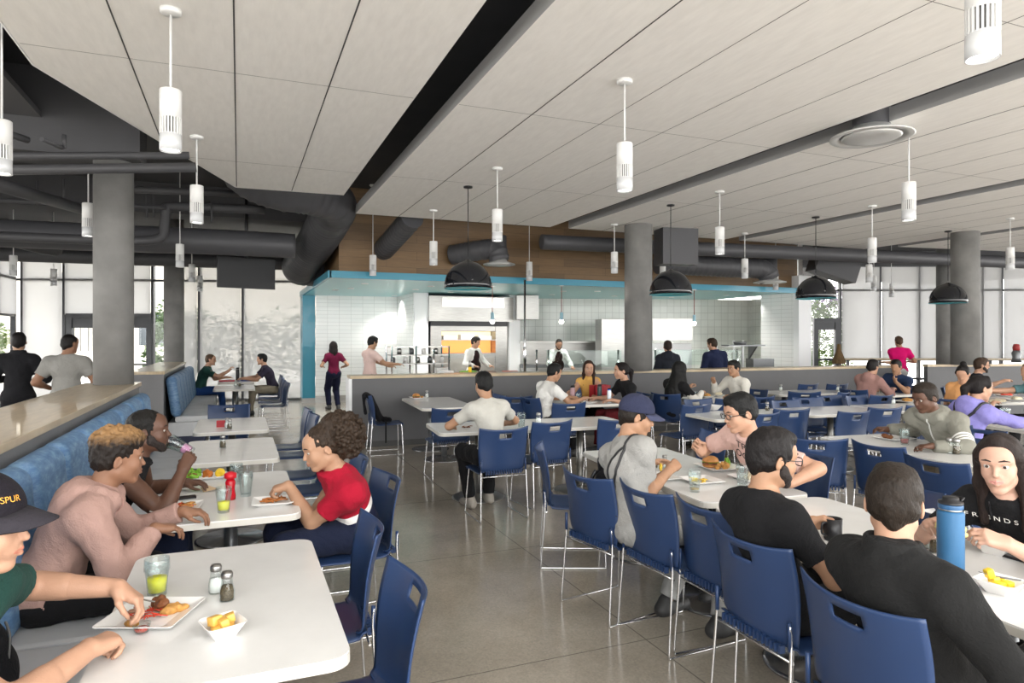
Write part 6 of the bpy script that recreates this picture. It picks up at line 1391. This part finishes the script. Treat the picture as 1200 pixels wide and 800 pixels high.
# hoodie man table
x,y=at(1060,521,TZ); glass(x,y,.14,.042,'glass with dark red drink before the grey hoodie man',.38,M_red)
x,y=at(1047,515,TZ); plate(x,y,.27,.27,0,'plate of browned food before the grey hoodie man'); lump('meat_piece','browned meat at the left of the hoodie man\'s plate','food',x-.05,y+.02,TZ+.01,.06,.045,.04,M_brown,110,h=.005)
x,y=at(1071,515,TZ); shaker(x,y,mat('dark_sauce',(.02,.02,.03),.3),'small dark cruet behind the red drink',s=1.18)
x,y=at(1113,531,TZ); shaker(x,y,M_salt,'salt shaker at the near side of the hoodie man\'s table',s=1.35); x,y=at(1121,532,TZ); shaker(x,y,M_pep,'pepper shaker at the near side of the hoodie man\'s table',s=1.35)
x,y=at(1178,495,TZ); glass(x,y,.16,.05,'glass of orange juice at the right edge table',.65,M_or); x,y=at(1192,498,TZ); plate(x,y,.34,.3,0,'large plate of mixed food beside the orange juice'); lump('mixed_food','mixed red and tan food beside the orange juice','food',x,y,TZ+.01,.14,.11,.05,mat('mixed_food',(.5,.22,.07),.5,var=.6,vscale=30,bump=.5,bscale=40),112,h=.008,noise=.006)
for i,(px,py) in enumerate([(1166,472),(1178,464),(1190,469)]):
    x,y=at(px,py,TZ); plate(x,y,.3,.26,i*20,['leftmost','rear','rightmost'][i]+' of the three plates before the man with glasses'); lump('mixed_food','pale folded food on the '+['leftmost','rear','rightmost'][i]+' of the three far plates','food',x,y,TZ+.01,.13,.10,.05,[M_white_f,M_sauce,M_white_f][i],115+i,h=.009)
# ---------------------------------------------------------------- bags and coats
def backpack(x,y,z,rz,label,m,s=1.0):
    o=empty('backpack',(x,y,z)); o.rotation_euler=(0,0,R(rz)); tag(o,label,'backpack'); S_=SDF(.009)
    S_.ell((0,0,.20*s),(.10*s,.15*s,.21*s),None,.03); S_.cone((.02,-.08*s,.08*s),(.02,.08*s,.08*s),.085*s,.085*s,.05); S_.ell((.06*s,0,.13*s),(.07*s,.12*s,.11*s),None,.03); S_.noise=[(.004,40,7)]
    npmesh('bag_body',[S_.mesh()],m,o); MB().tube(smooth_path([(-.06*s,-.05,.36*s),(-.08*s,-.03,.44*s),(-.08*s,.03,.44*s),(-.06*s,.05,.36*s)],5),.010,8).build('grab_handle',M_black,o)
    for q in(-1,1): MB().tube(smooth_path([(-.07*s,q*.07,.36*s),(-.10*s,q*.09,.28*s),(-.09*s,q*.09,.12*s),(-.06*s,q*.09,.04*s)],5),.013,8).build('shoulder_strap',M_black,o)
    b=MB(); b.tube(smooth_path([(.085*s,-.10*s,.20*s),(.095*s,-.06*s,.31*s),(.08*s,0,.37*s),(.095*s,.06*s,.31*s),(.085*s,.10*s,.20*s)],5),.004,6); b.build('zip',mat('zip_grey',(.1,.1,.1),.5),o); return o
M_bag=cloth('bagblack',(.012,.012,.014),bump=.5); backpack(2.17,3.63,.48,10,'black backpack with navy side hanging on the chair left of the capped man',M_bag,1.02)
backpack(-.80,2.80,.46,20,'black bag lying on the bench behind the capped young man',M_bag,.62)
backpack(3.42,9.35,.45,150,'grey rounded bag on the chair beyond the boy in pale grey',cloth('baggrey',(.06,.058,.055)),1.0)
def coat(x,y,z,heading,label,m):
    o=empty('draped_jacket',(x,y,0)); o.rotation_euler=(0,0,R(heading-90)); tag(o,label,'jacket'); S_=SDF(.010)
    S_.cone((-.12,-.27,.86),(.12,-.27,.86),.03,.03,.03); S_.cone((-.12,-.21,.80),(-.15,-.10,.52),.035,.045,.06); S_.cone((.12,-.21,.80),(.15,-.10,.52),.035,.045,.06); S_.cone((0,-.21,.80),(0,-.08,.52),.04,.05,.06); S_.cone((-.1,-.02,.49),(.12,.05,.49),.04,.03,.05); S_.cone((-.1,-.30,.84),(-.1,-.29,.6),.02,.018,.03); S_.cone((.05,-.30,.84),(.08,-.29,.6),.022,.018,.03); S_.noise=[(.007,28,3)]
    npmesh('jacket_body',[S_.mesh()],m,o); b=MB(); b.tube([(.225,-.02,.50),(.23,-.02,.36),(.23,-.02,.18)],.012,8); b.build('hanging_sleeve',m,o); return o
coat(1.98,9.72,0,-4,'dark jacket draped over the lone chair by the counter end',M_bag)
coat(6.06,8.44,0,28,'x','x') if False else None
# ---------------------------------------------------------------- servery equipment
def eq(name,px0,px1,py0,py1,d,label,cat,m,dep=.5,children=()):
    """box-bodied appliance standing behind the divider, given where it stands"""
    x0,y0,z0=atd(px0,py1,d); x1,y1,z1=atd(px1,py0,d); o=empty(name,((x0+x1)/2,(y0+y1)/2,0)); o.rotation_euler=(0,0,math.atan2(y1-y0,x1-x0)); tag(o,label,cat)
    w=math.hypot(x1-x0,y1-y0); return o,w,z0,z1
# oven hood and oven
ov=empty('pizza_oven',(5.38,16.0,0)); tag(ov,'large stainless oven with an open glowing shelf under a steel hood','oven')
MB().box(-1.0,-.72,-.02,1.2,0,2.0).box(.72,1.05,-.02,1.2,0,2.0).box(-.72,.72,.0,1.2,0,1.28).box(-.72,.72,.9,1.2,1.28,2.0).box(-1.0,1.05,.0,1.2,1.86,2.0).build('oven_body',M_steel,ov)
MB().box(-.72,.72,-.06,.5,1.26,1.30).build('shelf',M_steel,ov); MB().box(-.72,.72,-.05,.4,1.62,1.645).build('upper_shelf',M_steel,ov)
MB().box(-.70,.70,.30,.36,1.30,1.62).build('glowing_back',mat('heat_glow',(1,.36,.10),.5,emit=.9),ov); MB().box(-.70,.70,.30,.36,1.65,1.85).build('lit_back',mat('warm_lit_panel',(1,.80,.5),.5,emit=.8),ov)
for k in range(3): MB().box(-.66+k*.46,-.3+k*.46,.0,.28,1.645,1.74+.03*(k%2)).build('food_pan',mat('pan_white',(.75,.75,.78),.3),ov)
MB().box(-1.02,1.02,-.10,0,1.98,2.10).build('black_canopy_edge',M_black,ov)
MB().box(-1.08,1.15,-.16,1.2,2.10,2.72).build('hood',M_steel,ov); MB().box(-.75,.9,-.175,-.16,2.45,2.70).build('hood_panel',mat('steel_lighter',(.56,.55,.52),.25,metal=1),ov)
MB().box(-.66,.68,-.03,.0,.55,1.18).build('oven_front_door',mat('steel_darker',(.36,.34,.31),.3,metal=1),ov)
# station left of the oven
st=empty('food_station',(3.35,13.6,0)); tag(st,'steel framed tray and cutlery station left of the oven','food station'); MB().box(-.55,.75,-.3,.3,.85,.90).build('worktop',M_steel,st)
for dx in(-.5,.0,.7):
    for dy in(-.27,.27): MB().tube([(dx,dy,0),(dx,dy,1.52)],.018,8).build('post',M_chrome,st)
for z in(1.15,1.33,1.5): MB().box(-.5,.7,-.27,.27,z-.01,z+.01).build('shelf',M_steel,st)
for k in range(9): 
    x=-.42+k*.13; o=MB().lathe([(0,0),(.05,0),(.05,.10),(.03,.13),(0,.13)],12).build('canister',[M_basem,M_steel,M_porc][k%3],None,(3.35+x,13.6,[1.16,1.34][k%2])); tag(o,'small canister on the food station '+['lower','upper'][k%2]+' shelf, '+['far left','second from left','third from left','fourth from left','in the middle','fourth from right','third from right','second from right','far right'][k],'canister','canisters on the food station')
o=MB().box(-.14,.14,-.1,.1,0,.16,b=.01).build('napkin_box',M_porc); x,y,z=atd(492,432,13.2); o.location=(x,y,.90); tag(o,'white box at the right end of the food station','box'); o.location=(3.95,13.5,.90)
# long servery with glass guards
def guard(px0,px1,d,label,glz=True):
    x0,y0,_=atd(px0,420,d); x1,y1,_=atd(px1,420,d); L=math.hypot(x1-x0,y1-y0); o=empty('sneeze_guard_counter',(x0,y0,0)); o.rotation_euler=(0,0,math.atan2(y1-y0,x1-x0)); tag(o,label,'serving counter')
    MB().box(0,L,0,.7,0,.92).build('counter_body',M_white,o); MB().box(0,L,-.02,.72,.92,.96).build('worktop',M_steel,o)
    n=max(2,int(L/1.1)+1)
    for k in range(n): q=.05+k*(L-.1)/(n-1); MB().tube([(q,.06,.96),(q,.06,1.45)],.018,8).build('post',M_chrome,o)
    if glz: MB().box(0,L,-.05,.45,1.42,1.435).build('glass_shelf',M_kglass,o); MB().box(0,L,-.045,-.035,1.12,1.42).build('glass_front',M_kglass,o)
    for k in range(int(L/.42)): MB().box(.12+k*.42,.44+k*.42,.12,.55,.96,1.02,b=.01).build('food_pan',[mat('pan_white',(.75,.75,.78),.3),M_green,M_basem,M_sauce][k%4],o)
    return o
guard(640,728,13.0,'white serving counter with greenish glass guard left of the column'); guard(766,868,13.9,'white serving counter with glass guard right of the column'); guard(505,632,13.0,'serving counter with steel posts before the oven',False)
x,y,z=atd(615,400,12.7); o=empty('tall_post',(x,y,0)); tag(o,'tall thin steel post rising from the servery to the teal ceiling','post'); MB().tube([(0,0,0),(0,0,SZ)],.02,8).build('post_body',M_chrome,o); MB().lathe([(.03,1.0),(.03,1.5),(.02,1.52)],12).build('sleeve',M_chrome,o)
for k,(a,b_) in enumerate([(604,642),(644,655)]): pass
x0,y0,_=atd(622,400,17.2); o=empty('cook_line',(x0+1.3,y0-.25,0)); o.rotation_euler=(0,0,R(-17)); tag(o,'low dark steel cooking range along the tiled back wall','range'); MB().box(-1.6,1.5,-.4,.4,0,.92).build('range_body',M_steel,o); MB().box(-1.6,1.5,-.35,.38,.92,1.0).build('range_top',M_basem,o); MB().box(-1.6,1.5,.25,.38,1.0,1.55).build('backguard',M_steel,o); MB().box(-1.6,1.5,-.1,.38,1.55,1.6).build('overshelf',M_steel,o)
for k in range(5): MB().box(-1.45+k*.58,-1.0+k*.58,-.41,-.40,.25,.8).build('oven_door',M_basem,o)
x,y,_=atd(609,360,17.0); o=MB().box(-.28,.28,-.2,.2,0,.62,b=.01).build('wall_cabinet',M_steel); o.location=(x+.2,y,2.15); o.rotation_euler=(0,0,R(-17)); tag(o,'grey wall cabinet high on the tiles right of the oven','cabinet'); 
x,y,_=atd(724,400,16.6); o=empty('tall_fridge',(x-.05,y,0)); o.rotation_euler=(0,0,R(-17)); tag(o,'tall grey fridge standing behind the round column','fridge'); MB().box(-.45,.55,-.35,.35,0,2.15,b=.01).build('cabinet',M_steel,o); MB().box(.5,.56,-.38,.35,0,2.15).build('side_panel',M_white,o)
x,y,_=atd(782,400,16.6); o=empty('proofing_cabinet',(x,y,0)); o.rotation_euler=(0,0,R(-17)); tag(o,'bright white and steel upright cabinet right of the column','cabinet'); MB().box(-.5,.5,-.35,.35,0,1.55,b=.01).build('cabinet',M_white,o); MB().box(-.5,.5,-.4,.35,1.62,2.15).build('upper_box',M_steel,o)
x,y,_=atd(850,410,15.9); o=empty('sheet_pan_rack',(x,y,0)); o.rotation_euler=(0,0,R(-17)); tag(o,'tall white wire rack holding trays by the right tiled wall','rack')
for dx in(-.32,.32):
    for dy in(-.25,.25): MB().box(dx-.02,dx+.02,dy-.02,dy+.02,0,1.62).build('upright',M_white,o)
for k in range(8): MB().box(-.3,.3,-.24,.24,.35+k*.16,.365+k*.16).build('tray',M_steel,o)
x,y,_=atd(878,405,15.2); o=empty('wall_shelf',(x-.35,y-.1,1.50)); o.rotation_euler=(0,0,R(-17)); tag(o,'dark bracket shelf with pans on the right kitchen wall','shelf'); MB().box(-.35,.5,-.2,.2,.0,.03).build('shelf_board',M_basem,o); MB().prism([(-.2,0),(.2,0),(.2,-.3)],-.02,.02,M=Matrix.Translation((.3,0,0))@Matrix.Rotation(R(90),4,'X')@Matrix.Rotation(R(90),4,'Y')).build('bracket',M_basem,o); MB().lathe([(0,.03),(.13,.03),(.15,.10),(.14,.10),(0,.05)],20).build('pan',M_basem,o)
x,y,_=atd(876,430,15.6); o=empty('prep_sink',(x,y,0)); o.rotation_euler=(0,0,R(-17)); tag(o,'steel prep table under the dark bracket shelf','prep table'); MB().box(-.8,.6,-.3,.3,.86,.90).build('worktop',M_steel,o); MB().box(-.75,.55,-.28,.28,.2,.86).build('cabinet',mat('tan_panel',(.35,.3,.25),.5),o); MB().box(.05,.55,-.2,.2,.9,1.2).build('bin',M_basem,o)
x,y=at(554,436.5,1.10); o=empty('squeeze_bottle',(x,y+.15,1.10)); tag(o,'tiny bottle with yellow base standing on the counter cap','bottle'); MB().lathe([(0,0),(.03,0),(.03,.09),(0,.09)],14).build('base',M_pine,o); MB().lathe([(.028,.09),(.025,.16),(.01,.2),(0,.2)],14).build('neck',M_steel,o)
# bar stool by the right windows
x,y,_=atd(1078,430,15.2); o=empty('bar_stool',(x,y,0)); tag(o,'tall metal bar stool left of the dark low wall','stool'); MB().box(-.19,.19,-.19,.19,.74,.77,b=.01).build('seat',M_frame,o)
for a in(-1,1):
    for b_ in(-1,1): MB().tube([(a*.15,b_*.15,.74),(a*.2,b_*.2,0)],.012,8).build('leg',M_frame,o)
MB().tube([(.18,.18,.3),(-.18,.18,.3),(-.18,-.18,.3),(.18,-.18,.3)],.008,6,closed=True).build('footrest',M_frame,o)
o=empty('figurine',(0,0,0)); x,y,_=atd(1191,424,14.0); o.location=(x,y,1.17); tag(o,'small dark hydrant-like thing with red cap on the right window ledge','ornament'); MB().lathe([(0,0),(.1,0),(.07,.1),(.09,.2),(.05,.26),(0,.27)],16).build('body',M_basem,o); MB().lathe([(.06,.25),(.07,.32),(.05,.38),(0,.39)],16).build('cap',mat('cap_red',(.3,.03,.03),.5),o)
x,y,_=atd(983,428,15.5); o=empty('brown_figure',(x,y,0)); tag(o,'brown cone shaped broom standing up behind the counter by the hedge door','figure')  # unclear brown figure, probably a person, built as a cone on a stick
MB().tube([(0,0,0),(0,0,1.2)],.015,8).build('handle',M_basem,o); b=MB(); b.lathe([(.0,1.55),(.04,1.53),(.045,1.42),(.09,1.30),(.15,1.12),(.13,1.08),(0,1.08)],20); b.build('figure_cone',mat('figure_brown',(.13,.08,.035),.9,bump=.8,bscale=60,stretch=(1,1,.1),var=.3,vscale=40),o)
